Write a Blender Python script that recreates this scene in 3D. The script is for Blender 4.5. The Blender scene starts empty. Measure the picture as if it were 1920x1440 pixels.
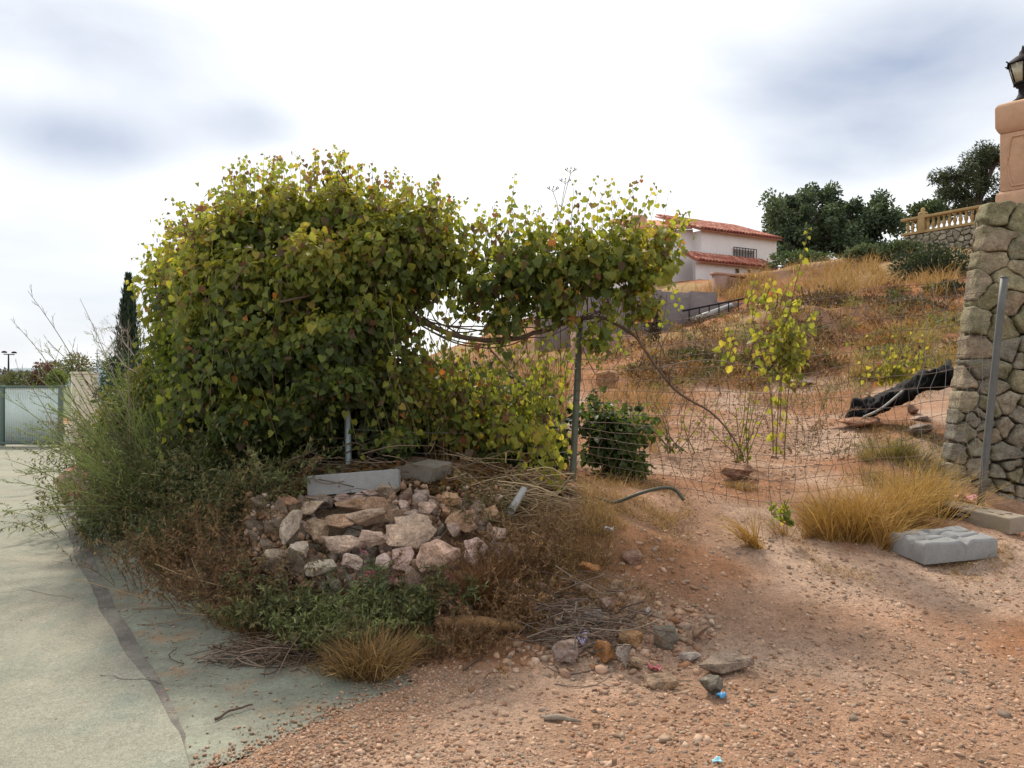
import bpy, bmesh, math, random
import numpy as np
from mathutils import Vector, Matrix
R = math.radians
rng = np.random.default_rng(7); random.seed(7)
scene = bpy.context.scene; C = scene.collection

# ------------------------------------------------------------------ camera
F = 1450.0; HOR = 695.0; CAMZ = 1.6
cd = bpy.data.cameras.new('camera'); cam = bpy.data.objects.new('camera', cd); C.objects.link(cam)
cam.location = (0, 0, CAMZ); cam.rotation_euler = (R(90), 0, 0)
cd.sensor_width = 36; cd.lens = 36*F/1920; cd.shift_y = -(720-HOR)/1920; cd.clip_start = .05; cd.clip_end = 6000
scene.camera = cam
# ------------------------------------------------------------------ sky
SUN_EL = 47; SUN_AZ = -14       # azimuth measured from +Y towards +X
sdir = Vector((math.sin(R(SUN_AZ))*math.cos(R(SUN_EL)), math.cos(R(SUN_AZ))*math.cos(R(SUN_EL)), math.sin(R(SUN_EL))))
w = bpy.data.worlds.new('World'); scene.world = w; w.use_nodes = True
nt = w.node_tree; nt.nodes.clear()
def N(t, **k):
    n = nt.nodes.new(t)
    for a, b in k.items(): setattr(n, a, b)
    return n
def L(a, b): nt.links.new(a, b)
out = N('ShaderNodeOutputWorld'); bg = N('ShaderNodeBackground'); L(bg.outputs[0], out.inputs[0]); bg.inputs[1].default_value = .1
sky = N('ShaderNodeTexSky', sky_type='NISHITA'); sky.sun_disc = False; sky.sun_elevation = R(SUN_EL); sky.sun_rotation = R(SUN_AZ)
tc = N('ShaderNodeTexCoord')
def math_n(op, a, b=None, clamp=False):
    n = N('ShaderNodeMath', operation=op); n.use_clamp = clamp
    for i, v in enumerate((a, b)):
        if v is None: continue
        if isinstance(v, (int, float)): n.inputs[i].default_value = v
        else: L(v, n.inputs[i])
    return n.outputs[0]
mp = N('ShaderNodeMapping'); mp.inputs['Scale'].default_value = (1, 1, 2.0); mp.inputs['Location'].default_value = (.35, .1, .62); L(tc.outputs['Generated'], mp.inputs[0])
n1 = N('ShaderNodeTexNoise'); n1.inputs['Scale'].default_value = 2.1; n1.inputs['Detail'].default_value = 7; n1.inputs['Roughness'].default_value = .5; n1.inputs['Distortion'].default_value = .35; L(mp.outputs[0], n1.inputs['Vector'])
def blob(px, py, sx, sy, amp):
    # a soft bank of grey cloud standing in direction (px, py)
    d = Vector(((px-960)/F, 1, (HOR-py)/F)).normalized()
    v = N('ShaderNodeVectorMath', operation='SUBTRACT'); L(tc.outputs['Generated'], v.inputs[0]); v.inputs[1].default_value = d
    s = N('ShaderNodeVectorMath', operation='MULTIPLY'); L(v.outputs[0], s.inputs[0]); s.inputs[1].default_value = (F/sx, F/sx*.6, F/sy)
    l = N('ShaderNodeVectorMath', operation='DOT_PRODUCT'); L(s.outputs[0], l.inputs[0]); L(s.outputs[0], l.inputs[1])
    e = math_n('EXPONENT', math_n('MULTIPLY', l.outputs['Value'], -1.0))
    return math_n('MULTIPLY', e, amp)
dark = math_n('MULTIPLY', math_n('SUBTRACT', n1.outputs['Fac'], .535), 1.5)
for b in [(180, 265, 200, 55, .80), (510, 240, 120, 50, .85), (330, 90, 280, 90, .42), (60, 60, 260, 90, .14), (1640, 190, 240, 130, .40), (1500, 330, 190, 80, .40), (1780, 60, 280, 120, .45), (1180, 130, 160, 70, .16), (60, 540, 420, 170, .28), (1750, 300, 200, 60, .25)]:
    dark = math_n('ADD', dark, math_n('MULTIPLY', blob(*b), math_n('ADD', math_n('MULTIPLY', n1.outputs['Fac'], 1.7), .10)))
for b in [(800, 280, 330, 170, -.55), (1100, 250, 230, 160, -.45), (620, 420, 300, 100, -.3)]:
    dark = math_n('ADD', dark, blob(*b))
darkc = math_n('MAXIMUM', math_n('MINIMUM', dark, 1.0), 0.0)
mixc = N('ShaderNodeMix', data_type='RGBA'); L(darkc, mixc.inputs[0]); mixc.inputs[6].default_value = (8.6, 8.7, 8.7, 1); mixc.inputs[7].default_value = (2.9, 3.45, 4.6, 1)
cov = N('ShaderNodeMix', data_type='RGBA'); cov.inputs[0].default_value = .90; L(sky.outputs[0], cov.inputs[6]); L(mixc.outputs[2], cov.inputs[7])
L(cov.outputs[2], bg.inputs[0])
# ------------------------------------------------------------------ sun behind thin cloud
sl = bpy.data.lights.new('sun', 'SUN'); so = bpy.data.objects.new('sun', sl); C.objects.link(so)
sl.energy = 3.6; sl.angle = R(6); sl.color = (1, .90, .76); so.rotation_euler = (-sdir).to_track_quat('-Z', 'Y').to_euler(); so.location = (0, 0, 30)
scene.view_settings.view_transform = 'Standard'; scene.view_settings.look = 'None'; scene.view_settings.exposure = 0.50; scene.view_settings.gamma = 1

# ------------------------------------------------------------------ helpers
def at(px, py, d): return np.array([(px-960)/F*d, d, CAMZ-(py-HOR)/F*d])
def vnoise(P, seed=0):
    P = np.asarray(P, float); i = np.floor(P).astype(np.int64); f = P-i; f = f*f*(3-2*f)
    def h(a, b, c):
        x = (a*374761393+b*668265263+c*2147483647+seed*1274126177) & 0xffffffff
        x = ((x ^ (x >> 13))*1274126177) & 0xffffffff
        return ((x ^ (x >> 16)) & 0xffff)/65535.0
    r = 0
    for dx in (0, 1):
        for dy in (0, 1):
            for dz in (0, 1):
                wgt = (f[:, 0] if dx else 1-f[:, 0])*(f[:, 1] if dy else 1-f[:, 1])*(f[:, 2] if dz else 1-f[:, 2])
                r = r+wgt*h(i[:, 0]+dx, i[:, 1]+dy, i[:, 2]+dz)
    return r*2-1
def fbm(P, seed=0, o=3):
    P = np.asarray(P, float); r = 0; a = 1
    for k in range(o): r = r+a*vnoise(P*2**k+k*17.3, seed+k); a *= .5
    return r
def norm(v): v = np.asarray(v, float); return v/np.maximum(np.linalg.norm(v, axis=-1, keepdims=True), 1e-9)

def link(o, parent=None):
    C.objects.link(o)
    if parent is not None:
        o.parent = parent; o.matrix_parent_inverse = parent.matrix_basis.inverted() if parent.parent is None else Matrix.Identity(4)
    return o
def tag(o, label=None, cat=None, group=None, kind=None):
    for k, v in (('label', label), ('category', cat), ('group', group), ('kind', kind)):
        if v: o[k] = v
    return o
def thing(name, loc, label, cat, group=None, kind=None):
    o = bpy.data.objects.new(name, None); o.location = Vector([float(x) for x in loc]); o.empty_display_size = .1
    C.objects.link(o); return tag(o, label, cat, group, kind)
def mesh_np(name, V, Fc, mat=None, col=None, smooth=False):
    """V (n,3); Fc list of arrays of faces with constant corner counts"""
    me = bpy.data.meshes.new(name); V = np.asarray(V, np.float32)
    if isinstance(Fc, np.ndarray): Fc = [Fc]
    loops = np.concatenate([f.reshape(-1) for f in Fc]).astype(np.int32)
    cnt = np.concatenate([np.full(len(f), f.shape[1], np.int32) for f in Fc]); start = np.concatenate([[0], np.cumsum(cnt)[:-1]]).astype(np.int32)
    me.vertices.add(len(V)); me.vertices.foreach_set('co', V.reshape(-1))
    me.loops.add(len(loops)); me.loops.foreach_set('vertex_index', loops)
    me.polygons.add(len(cnt)); me.polygons.foreach_set('loop_start', start); me.polygons.foreach_set('loop_total', cnt)
    if smooth: me.polygons.foreach_set('use_smooth', np.ones(len(cnt), bool))
    if col is not None:
        a = me.attributes.new('col', 'FLOAT_COLOR', 'POINT'); c = np.ones((len(V), 4), np.float32); c[:, :3] = col; a.data.foreach_set('color', c.reshape(-1))
    me.update(calc_edges=True); me.validate()
    if mat: me.materials.append(mat)
    return me
def obj(name, me, parent=None): return link(bpy.data.objects.new(name, me), parent)
class MB:
    def __init__(s): s.v = []; s.f3 = []; s.f4 = []; s.n = 0; s.c = []
    def add(s, V, F3=None, F4=None, col=(.5, .5, .5)):
        V = np.asarray(V, float)
        if F3 is not None and len(F3): s.f3.append(np.asarray(F3)+s.n)
        if F4 is not None and len(F4): s.f4.append(np.asarray(F4)+s.n)
        s.v.append(V); cc = np.asarray(col, float); s.c.append(np.broadcast_to(cc, (len(V), 3))); s.n += len(V); return s
    def box(s, c, size, rz=0, tilt=0, col=(.5, .5, .5)):
        x, y, z = [a/2 for a in size]; V = np.array([[i*x, j*y, k*z] for i in (-1, 1) for j in (-1, 1) for k in (-1, 1)])
        M = np.array(Matrix.Rotation(rz, 3, 'Z') @ Matrix.Rotation(tilt, 3, 'Y')); V = V @ M.T+np.asarray(c)
        return s.add(V, F4=[[0, 1, 3, 2], [4, 6, 7, 5], [0, 4, 5, 1], [2, 3, 7, 6], [0, 2, 6, 4], [1, 5, 7, 3]], col=col)
    def tube(s, P, r, sides=5, col=(.5, .5, .5), caps=True):
        P = np.asarray(P, float); n = len(P); r = np.broadcast_to(np.asarray(r, float), (n,)); T = norm(np.gradient(P, axis=0))
        up = np.array([0, 0, 1.]) if abs(T[:, 2]).mean() < .8 else np.array([1., 0, 0])
        A = norm(np.cross(T, up)); B = np.cross(A, T); th = np.arange(sides)*2*math.pi/sides
        V = P[:, None]+r[:, None, None]*(np.cos(th)[None, :, None]*A[:, None]+np.sin(th)[None, :, None]*B[:, None]); V = V.reshape(-1, 3)
        F4 = []
        for i in range(n-1):
            for k in range(sides): F4.append([i*sides+k, i*sides+(k+1) % sides, (i+1)*sides+(k+1) % sides, (i+1)*sides+k])
        F3 = []
        if caps and sides > 3:
            V = np.vstack([V, P[0], P[-1]]); a = n*sides
            for k in range(sides): F3 += [[a, (k+1) % sides, k], [a+1, (n-1)*sides+k, (n-1)*sides+(k+1) % sides]]
        return s.add(V, F3, F4, col)
    def lathe(s, c, prof, sides=12, col=(.5, .5, .5), rz=0):
        th = np.arange(sides)*2*math.pi/sides+rz; V = np.array([[r*math.cos(t), r*math.sin(t), z] for r, z in prof for t in th])+np.asarray(c); n = len(prof)
        F4 = [[i*sides+k, i*sides+(k+1) % sides, (i+1)*sides+(k+1) % sides, (i+1)*sides+k] for i in range(n-1) for k in range(sides)]
        return s.add(V, F4=F4, col=col)
    def mesh(s, name, mat, smooth=False):
        V = np.vstack(s.v); Fc = []
        if s.f3: Fc.append(np.vstack(s.f3))
        if s.f4: Fc.append(np.vstack(s.f4))
        return mesh_np(name, V, Fc, mat, np.vstack(s.c), smooth)
    def build(s, name, mat, parent=None, smooth=False):
        o = obj(name, s.mesh(name, mat, smooth), parent)
        if name in ('stems', 'branches', 'stalks', 'limbs'): o['kind'] = 'stuff'     # too thin to pick apart one by one
        return o
def bevel(o, wd=.01, seg=2):
    m = o.modifiers.new('bevel', 'BEVEL'); m.width = wd; m.segments = seg; m.limit_method = 'ANGLE'; return o
def spline(pts, n=24):
    P = np.asarray(pts, float); t = np.linspace(0, len(P)-1, n); i = np.clip(t.astype(int), 0, len(P)-2); f = (t-i)[:, None]
    g = lambda k: P[np.clip(k, 0, len(P)-1)]
    a, b, c, d = g(i-1), g(i), g(i+1), g(i+2)
    return .5*((2*b)+(-a+c)*f+(2*a-5*b+4*c-d)*f*f+(-a+3*b-3*c+d)*f**3)

# ------------------------------------------------------------------ materials
MAT = {}
def material(name, base=(.5, .5, .5), rough=.85, attr=False, noise=None, bump=None, spec=.3, transl=0, metal=0, vary=None):
    """noise: list of (scale, amount) brightness mottling; bump: (scale, strength, distance); vary: (scale, colour, lo, hi) patches of a second colour"""
    if name in MAT: return MAT[name]
    m = bpy.data.materials.new(name); m.use_nodes = True; t = m.node_tree; b = t.nodes['Principled BSDF']; MAT[name] = m
    b.inputs['Roughness'].default_value = rough; b.inputs['Specular IOR Level'].default_value = spec; b.inputs['Metallic'].default_value = metal
    nn = t.nodes.new; lk = t.links.new
    if attr: a = nn('ShaderNodeAttribute'); a.attribute_name = 'col'; col = a.outputs['Color']
    else: a = nn('ShaderNodeRGB'); a.outputs[0].default_value = (*base, 1); col = a.outputs[0]
    geo = nn('ShaderNodeNewGeometry'); pos = geo.outputs['Position']
    for sc, c2, lo, hi in (vary or []):
        n = nn('ShaderNodeTexNoise'); n.inputs['Scale'].default_value = sc; n.inputs['Detail'].default_value = 6; n.inputs['Roughness'].default_value = .62; lk(pos, n.inputs['Vector'])
        mr = nn('ShaderNodeMapRange'); mr.inputs[1].default_value = lo; mr.inputs[2].default_value = hi; lk(n.outputs['Fac'], mr.inputs[0])
        mx = nn('ShaderNodeMix'); mx.data_type = 'RGBA'; lk(mr.outputs[0], mx.inputs[0]); lk(col, mx.inputs[6]); mx.inputs[7].default_value = (*c2, 1); col = mx.outputs[2]
    for sc, am in (noise or []):
        n = nn('ShaderNodeTexNoise'); n.inputs['Scale'].default_value = sc; n.inputs['Detail'].default_value = 4; n.inputs['Roughness'].default_value = .6; lk(pos, n.inputs['Vector'])
        mr = nn('ShaderNodeMapRange'); mr.inputs[1].default_value = .25; mr.inputs[2].default_value = .75; mr.inputs[3].default_value = 1-am; mr.inputs[4].default_value = 1+am; lk(n.outputs['Fac'], mr.inputs[0])
        mx = nn('ShaderNodeMix'); mx.data_type = 'RGBA'; mx.blend_type = 'MULTIPLY'; mx.inputs[0].default_value = 1; lk(col, mx.inputs[6]); lk(mr.outputs[0], mx.inputs[7]); col = mx.outputs[2]
    lk(col, b.inputs['Base Color'])
    if bump:
        n = nn('ShaderNodeTexNoise'); n.inputs['Scale'].default_value = bump[0]; n.inputs['Detail'].default_value = 8; n.inputs['Roughness'].default_value = .65; lk(pos, n.inputs['Vector'])
        bp = nn('ShaderNodeBump'); bp.inputs['Strength'].default_value = bump[1]; bp.inputs['Distance'].default_value = bump[2]; lk(n.outputs['Fac'], bp.inputs['Height']); lk(bp.outputs[0], b.inputs['Normal'])
    if transl:
        tr = nn('ShaderNodeBsdfTranslucent'); gm = nn('ShaderNodeMix'); gm.data_type = 'RGBA'; gm.blend_type = 'MULTIPLY'; gm.inputs[0].default_value = 1
        lk(col, gm.inputs[6]); gm.inputs[7].default_value = (1.5, 1.45, .8, 1); lk(gm.outputs[2], tr.inputs[0])
        ms = nn('ShaderNodeMixShader'); ms.inputs[0].default_value = transl; lk(b.outputs[0], ms.inputs[1]); lk(tr.outputs[0], ms.inputs[2])
        lk(ms.outputs[0], t.nodes['Material Output'].inputs[0])
    return m
M_leaf = material('vine_leaf', attr=True, rough=.5, spec=.35, transl=.55)
M_small = material('small_leaf', attr=True, rough=.6, spec=.3, transl=.25)
M_grass = material('dry_grass', attr=True, rough=.7, spec=.2, transl=.2)
M_bark = material('bark', (.10, .07, .05), .9, noise=[(40, .35)], bump=(60, .6, .004))
M_twig = material('twig', attr=True, rough=.85)
M_soil = material('soil_and_gravel', attr=True, rough=.95, spec=.15, noise=[(1.3, .16), (5, .2), (18, .24), (70, .36), (200, .3)], bump=(48, 1.0, .03))
M_peb = material('pebbles', attr=True, rough=.9, spec=.2, noise=[(80, .18)])
M_road = material('road_concrete', (.228, .228, .182), .92, spec=.2, noise=[(.7, .12), (4, .12), (30, .14), (95, .28), (190, .3)], bump=(110, .7, .008), vary=[(.5, (.265, .222, .168), .52, .72), (2.3, (.185, .20, .165), .54, .70)])
M_apron = material('apron_concrete', (.195, .198, .158), .9, spec=.12, noise=[(1.1, .22), (6, .2), (40, .16), (120, .26)], bump=(100, .6, .006), vary=[(2.2, (.225, .24, .19), .52, .66), (3.1, (.26, .18, .115), .56, .70)])
M_seam = material('gutter_asphalt', (.122, .108, .096), .9, vary=[(4, (.19, .18, .15), .42, .66)], noise=[(5, .25), (70, .25), (190, .25)], bump=(120, .6, .006))
M_stone = material('wall_stone', attr=True, rough=.9, spec=.2, noise=[(4, .25), (16, .28), (48, .30), (120, .2)], bump=(34, 1.0, .035), vary=[(3.2, (.165, .15, .088), .50, .66), (7, (.25, .21, .15), .60, .72)])
M_core = material('wall_core', (.10, .085, .065), .95, noise=[(20, .3)], bump=(40, .8, .03))
M_rock = material('limestone_rock', attr=True, rough=.94, spec=.15, noise=[(5, .28), (20, .30), (80, .24)], bump=(20, 1.0, .045), vary=[(6, (.28, .155, .08), .58, .70), (9, (.32, .27, .23), .60, .72)])
M_conc = material('cast_concrete', (.235, .235, .235), .9, noise=[(6, .12), (30, .10), (150, .2)], bump=(150, .4, .004))
M_concw = material('weathered_concrete', (.255, .21, .165), .92, noise=[(9, .18), (90, .18)], bump=(90, .5, .006), vary=[(5, (.25, .21, .13), .52, .66)])
M_concd = material('mossy_concrete', (.15, .13, .105), .92, noise=[(14, .2), (90, .18)], bump=(80, .6, .006))
M_galv = material('galvanised_steel', (.115, .12, .118), .6, spec=.3, metal=.15, noise=[(14, .15), (60, .12)])
M_galvb = material('dull_galvanised_tube', (.24, .28, .29), .5, metal=.4, noise=[(20, .25)])
M_wire = material('rusty_wire', (.13, .085, .065), .7, metal=.2, noise=[(6, .4)])
M_wireg = material('zinc_wire', (.22, .23, .23), .5, metal=.3)
M_stucco = material('peach_stucco', (.47, .29, .19), .9, noise=[(3, .12), (11, .10), (60, .08)], bump=(70, .4, .006), vary=[(2.5, (.36, .24, .15), .55, .72)])
M_white = material('white_render', (.68, .65, .66), .9, noise=[(1.2, .07), (10, .05)], bump=(30, .2, .01))
M_tile = material('terracotta', attr=True, rough=.85, noise=[(4, .22), (20, .15)])
M_dark = material('dark_opening', (.03, .028, .026), .8)
M_iron = material('painted_iron', (.014, .013, .016), .75, spec=.15, noise=[(20, .2)])
M_glass = material('lantern_glass', (.62, .60, .55), .25, spec=.6, transl=.5)
M_shut = material('shutter', (.30, .29, .28), .7)
M_grey = material('grey_blockwork', (.18, .15, .15), .95, noise=[(.9, .16), (6, .14), (40, .12)], bump=(20, .5, .02))
M_pink = material('pink_blockwork', (.29, .18, .145), .95, noise=[(1.5, .14), (12, .14)], bump=(20, .5, .02))
M_tarp = material('black_plastic', (.004, .004, .005), .8, spec=.15, bump=(18, .6, .03))
M_pvc = material('grey_pipe', (.27, .27, .26), .45, spec=.4, noise=[(15, .15)])
M_hose = material('dark_hose', (.055, .06, .045), .55)
M_sheet = material('pale_sheet_steel', (.58, .66, .64), .55, spec=.4, noise=[(1.2, .10), (8, .06)])
M_frame = material('green_frame_steel', (.10, .14, .125), .6)
M_grend = material('lilac_render', (.66, .60, .50), .9, noise=[(2, .1), (14, .08)])
M_plainp = {}
def plastic(c): return material('scrap_%02d%02d%02d' % tuple(int(99*x) for x in c), c, .45, spec=.5)

# ------------------------------------------------------------------ terrain
ctl = []
def cp(px, py, d=None):
    if d is None: d = CAMZ*F/(py-HOR)
    ctl.append(at(px, py, d))
def cw(x, y, z): ctl.append(np.array([x, y, z], float))
for x in (-8, -4, -2, 0, 2, 5, 9):
    cw(x, -3, 0); cw(x, 1, 0); cw(x, 2.8, 0)
for p in [(60, 1200), (60, 1000), (300, 1300), (430, 1195), (250, 1115), (130, 1010), (700, 1290), (600, 1270), (900, 1245), (1050, 1255), (1200, 1235), (1350, 1260), (1500, 1250), (1800, 1250), (1800, 1400), (500, 1400), (1000, 1400), (1300, 1400), (560, 1225)]: cp(*p)
for p in [(60, 900, 11.5), (100, 880, 14.5), (60, 838, 23), (185, 832, 23), (0, 833, 24.5), (-300, 850, 21), (-600, 1000, 8), (-200, 900, 12)]: cp(*p)
for p in [(400, 1090, 5.3), (560, 1110, 4.97), (700, 1110, 4.95), (850, 1110, 4.9), (500, 945, 5.75), (620, 930, 5.7), (750, 920, 5.7), (900, 935, 5.7), (1010, 935, 6.0), (1075, 905, 7.0), (1180, 930, 6.4), (980, 1100, 4.8), (1100, 1110, 4.8), (1150, 1010, 5.4), (1220, 1110, 4.95), (1300, 1000, 6), (1300, 900, 7.5), (1300, 800, 10), (1350, 740, 13), (1500, 1000, 6.3), (1500, 850, 9), (1500, 780, 11.5), (1500, 720, 14), (1650, 1000, 6.2), (1650, 1090, 5.3), (1800, 1095, 5.3), (1800, 1030, 5.9), (1800, 960, 6.8), (1900, 1035, 5.8), (1920, 985, 7.1), (1400, 1120, 5.0), (1750, 895, 7.7), (1700, 830, 8.6), (1600, 790, 10),
          (300, 1000, 6.2), (250, 930, 7.3), (350, 930, 6.9), (450, 960, 6.1)]: cp(*p)
for x, y, z in [(-3.5, 9, .6), (-2, 8, .78), (-2, 11, .8), (0, 9, .72), (0, 12, .95), (-5, 12, .45), (-7, 16, .1), (-4, 16, .8), (-10.2, 20, -.45), (-8, 22, .2), (-9, 30, -.4), (-3, 25, 1.3), (7, 7, .1), (9, 7, .0), (8, 12, 1.6), (12, 4, 0), (7, 9, .6), (14, 14, 2.5)]: cw(x, y, z)
for p in [(1200, 735, 13), (1200, 672, 16), (1000, 690, 17), (800, 690, 18), (1400, 690, 15), (1400, 632, 17), (1400, 592, 20), (1350, 600, 24.5), (1400, 545, 27), (1120, 655, 21), (1250, 632, 23), (1600, 700, 14), (1600, 640, 16), (1600, 560, 21), (1600, 512, 28), (1600, 494, 38), (1750, 600, 17), (1750, 700, 13), (1450, 520, 40), (1280, 530, 39), (1100, 560, 40), (1760, 478, 27.5), (1900, 470, 27), (1600, 488, 46), (1780, 440, 34), (2200, 500, 30), (2100, 560, 18)]: cp(*p)
for x, y, z in [(-60, 60, -3), (-30, 40, -1.2), (-10, 60, 0), (10, 70, 6), (40, 70, 9), (60, 40, 8), (30, 15, 4), (-100, 150, -7), (0, 150, -1), (80, 150, 8), (-40, 20, -1.5), (-40, 0, -1), (-30, -30, -.5), (0, -40, 0), (30, -30, 0), (60, 0, 4), (120, 100, 12), (-200, 300, -12), (0, 300, -8), (200, 300, 6)]: cw(x, y, z)
ctl = np.array(ctl); CX = ctl[:, :2]
def tk(r2): return .5*r2*np.log(r2+1e-9)
def solve():
    n = len(CX); r2 = ((CX[:, None]-CX[None])**2).sum(-1); K = tk(r2)+np.eye(n)*.04
    P = np.hstack([np.ones((n, 1)), CX]); A = np.zeros((n+3, n+3)); A[:n, :n] = K; A[:n, n:] = P; A[n:, :n] = P.T
    return np.linalg.solve(A, np.concatenate([ctl[:, 2], np.zeros(3)]))
WT = solve()
RE_Y = [-6, 1, 3.11, 3.39, 4.03, 4.88, 6.72, 8.75, 11.3, 15, 22, 40]; RE_X = [1.2, -.62, -1.29, -1.45, -1.92, -2.56, -3.8, -5.07, -6.7, -8.6, -11.7, -16]
def road_edge(y): return np.interp(y, RE_Y, RE_X)
AP_Y = [2.2, 3.0, 3.34, 3.7, 4.0, 4.25, 4.69, 5.6, 7.4, 9]; AP_X = [-.75, -1.2, -.98, -.70, -.45, -.75, -1.5, -2.5, -3.9, -5.0]
def apron_edge(y): return np.interp(y, AP_Y, AP_X)
def h0(x, y):
    x = np.asarray(x, float); y = np.asarray(y, float); X = np.stack([x.ravel(), y.ravel()], -1); o = np.empty(len(X))
    for i in range(0, len(X), 20000):
        b = X[i:i+20000]; r2 = ((b[:, None]-CX[None])**2).sum(-1); o[i:i+20000] = tk(r2) @ WT[:-3]+WT[-3]+b @ WT[-2:]
    ed_ = np.where((X[:, 1] > 2.2) & (X[:, 1] < 7.4), np.maximum(apron_edge(X[:, 1]), road_edge(X[:, 1])), road_edge(X[:, 1])); kk = np.clip((ed_+.30-X[:, 0])/.5, 0, 1)*np.clip((34-X[:, 1])/8, 0, 1)*np.clip((X[:, 1]+12)/6, 0, 1)*np.clip((X[:, 0]+60)/20, 0, 1); kk = kk*kk*(3-2*kk); o = o*(1-kk)+kk*np.interp(X[:, 1], [-10, 8, 11.5, 14.5, 23, 30], [0, 0, -.05, -.26, -.70, -.75])
    rr = np.hypot(X[:, 0], X[:, 1]); far = -10-.004*rr; k = np.clip((rr-110)/220, 0, 1); k = k*k*(3-2*k); o = o*(1-k)+far*k
    return o.reshape(x.shape)
def rough(x, y):
    """extra relief off the paving"""
    sh = np.shape(x); x = np.ravel(np.asarray(x, float)); y = np.ravel(np.asarray(y, float)); z = np.zeros_like(x)
    off = np.clip((x-np.where((y > 2.2) & (y < 9), apron_edge(y), road_edge(y)))/.5, 0, 1)*np.clip((45-np.hypot(x, y))/10, 0, 1)
    r = .025*fbm(np.stack([x*2.2, y*2.2, z], -1), 3)+.012*fbm(np.stack([x*9, y*9, z], -1), 5, 2)
    hill = np.clip((y-12)/6, 0, 1); r = r+hill*.16*fbm(np.stack([x*.7, y*.7, z+3], -1), 8, 4)
    return (r*off).reshape(sh)

xs = np.concatenate([-np.geomspace(9.05, 3000, 60)[::-1], np.arange(-9, 9, .055), np.geomspace(9.05, 3000, 70)])
ys = np.concatenate([-np.geomspace(1, 3000, 14)[::-1], np.arange(-.5, 2.4, .3), np.arange(2.5, 10, .055), np.arange(10, 20, .14), np.geomspace(20.2, 60, 75), np.geomspace(62, 4500, 40)])
GX, GY = np.meshgrid(xs, ys); GZ = h0(GX, GY)+rough(GX, GY)
HG = GZ.copy()
def H(x, y):
    sc = np.ndim(x) == 0; x = np.atleast_1d(np.asarray(x, float)); y = np.atleast_1d(np.asarray(y, float)); sh = np.broadcast(x, y).shape; x = np.broadcast_to(x, sh); y = np.broadcast_to(y, sh)
    i = np.clip(np.searchsorted(xs, x)-1, 0, len(xs)-2); j = np.clip(np.searchsorted(ys, y)-1, 0, len(ys)-2); a = np.clip((x-xs[i])/(xs[i+1]-xs[i]), 0, 1); b = np.clip((y-ys[j])/(ys[j+1]-ys[j]), 0, 1)
    r = (HG[j, i]*(1-a)+HG[j, i+1]*a)*(1-b)+(HG[j+1, i]*(1-a)+HG[j+1, i+1]*a)*b; return float(r.ravel()[0]) if sc else r
def ground_px(px, py, lo=2.2, hi=70):
    d = np.geomspace(lo, hi, 700); x = (px-960)/F*d; z = CAMZ-(py-HOR)/F*d; g = H(x, d); i = int(np.argmax(z < g)); return np.array([x[i], d[i], g[i]])
onpave = GX < np.where((GY > 2.2) & (GY < 9), apron_edge(GY)-.06, road_edge(GY)-.06)
GZ = GZ-.03*(onpave & (GY > -6) & (GY < 40))
gx, gy, gz = GX.ravel(), GY.ravel(), GZ.ravel(); G3 = np.stack([gx, gy, np.zeros_like(gx)], -1)
def lerp(a, b, t): return np.asarray(a)*(1-t[:, None])+np.asarray(b)*t[:, None]
sst = lambda a, b, v: (lambda t: t*t*(3-2*t))(np.clip((v-a)/(b-a), 0, 1))
col = lerp((.335, .20, .13), (.40, .275, .20), sst(-.3, .5, fbm(G3*.9, 21)))                    # pinkish gravelly dirt
col = lerp(col, (.285, .142, .076), sst(.05, .65, fbm(G3*1.1+9, 31)+.35*sst(4.5, 7, gy)))      # red soil showing
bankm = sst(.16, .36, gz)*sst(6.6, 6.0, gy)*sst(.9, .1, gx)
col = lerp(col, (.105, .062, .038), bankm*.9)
col = lerp(col, (.12, .085, .055), sst(-.3, -.9, gx)*sst(4.3, 4.6, gy)*sst(14, 12, gy))  # darker bank and terrace soil, shade under the vine put into the colour
hillm = sst(13, 17, gy); hn = fbm(G3*.45+4, 41, 4)
hcol = lerp((.28, .12, .055), (.13, .07, .04), sst(-.1, .6, hn)); hcol = lerp(hcol, (.27, .175, .08), sst(.1, .6, fbm(G3*.3+40, 51)+.35*sst(24, 30, gy)))
col = lerp(col, hcol, hillm); col = lerp(col, (.10, .12, .06), sst(60, 120, np.hypot(gx, gy)))
col = lerp(col, (.30, .20, .13), sst(-8, -9, gx)*sst(24, 20, gy)*.6)
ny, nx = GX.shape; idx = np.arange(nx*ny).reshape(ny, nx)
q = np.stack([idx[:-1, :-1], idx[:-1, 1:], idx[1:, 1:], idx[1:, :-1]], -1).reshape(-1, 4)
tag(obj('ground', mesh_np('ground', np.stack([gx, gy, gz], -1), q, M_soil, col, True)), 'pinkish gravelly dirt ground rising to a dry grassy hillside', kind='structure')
def sheet(name, rows, lift, mat, label, n=40):
    """rows: (y, x0, x1) -> a sheet that follows the ground"""
    V = []; 
    for y, x0, x1 in rows:
        X = np.linspace(x0, x1, n); V.append(np.stack([X, np.full(n, y), h0(X, np.full(n, y))+lift], -1))
    m = len(V); V = np.vstack(V); i = np.arange(m*n).reshape(m, n); q = np.stack([i[:-1, :-1], i[:-1, 1:], i[1:, 1:], i[1:, :-1]], -1).reshape(-1, 4)
    return tag(obj(name, mesh_np(name, V, q, mat, None, True)), label, kind='structure')
yy = np.concatenate([np.arange(-5, 9, .04), np.geomspace(9, 39, 80)])
jag = lambda y, s, a=.018: a*fbm(np.stack([np.atleast_1d(y)*2.3, np.atleast_1d(y)*0+s, np.atleast_1d(y)*0], -1), 12)[0]
sheet('road', [(y, -30 if y < 15 else -45, road_edge(y)+jag(y, 1)) for y in yy], .004, M_road, 'pale worn concrete road curving away to the left', 60)
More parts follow.
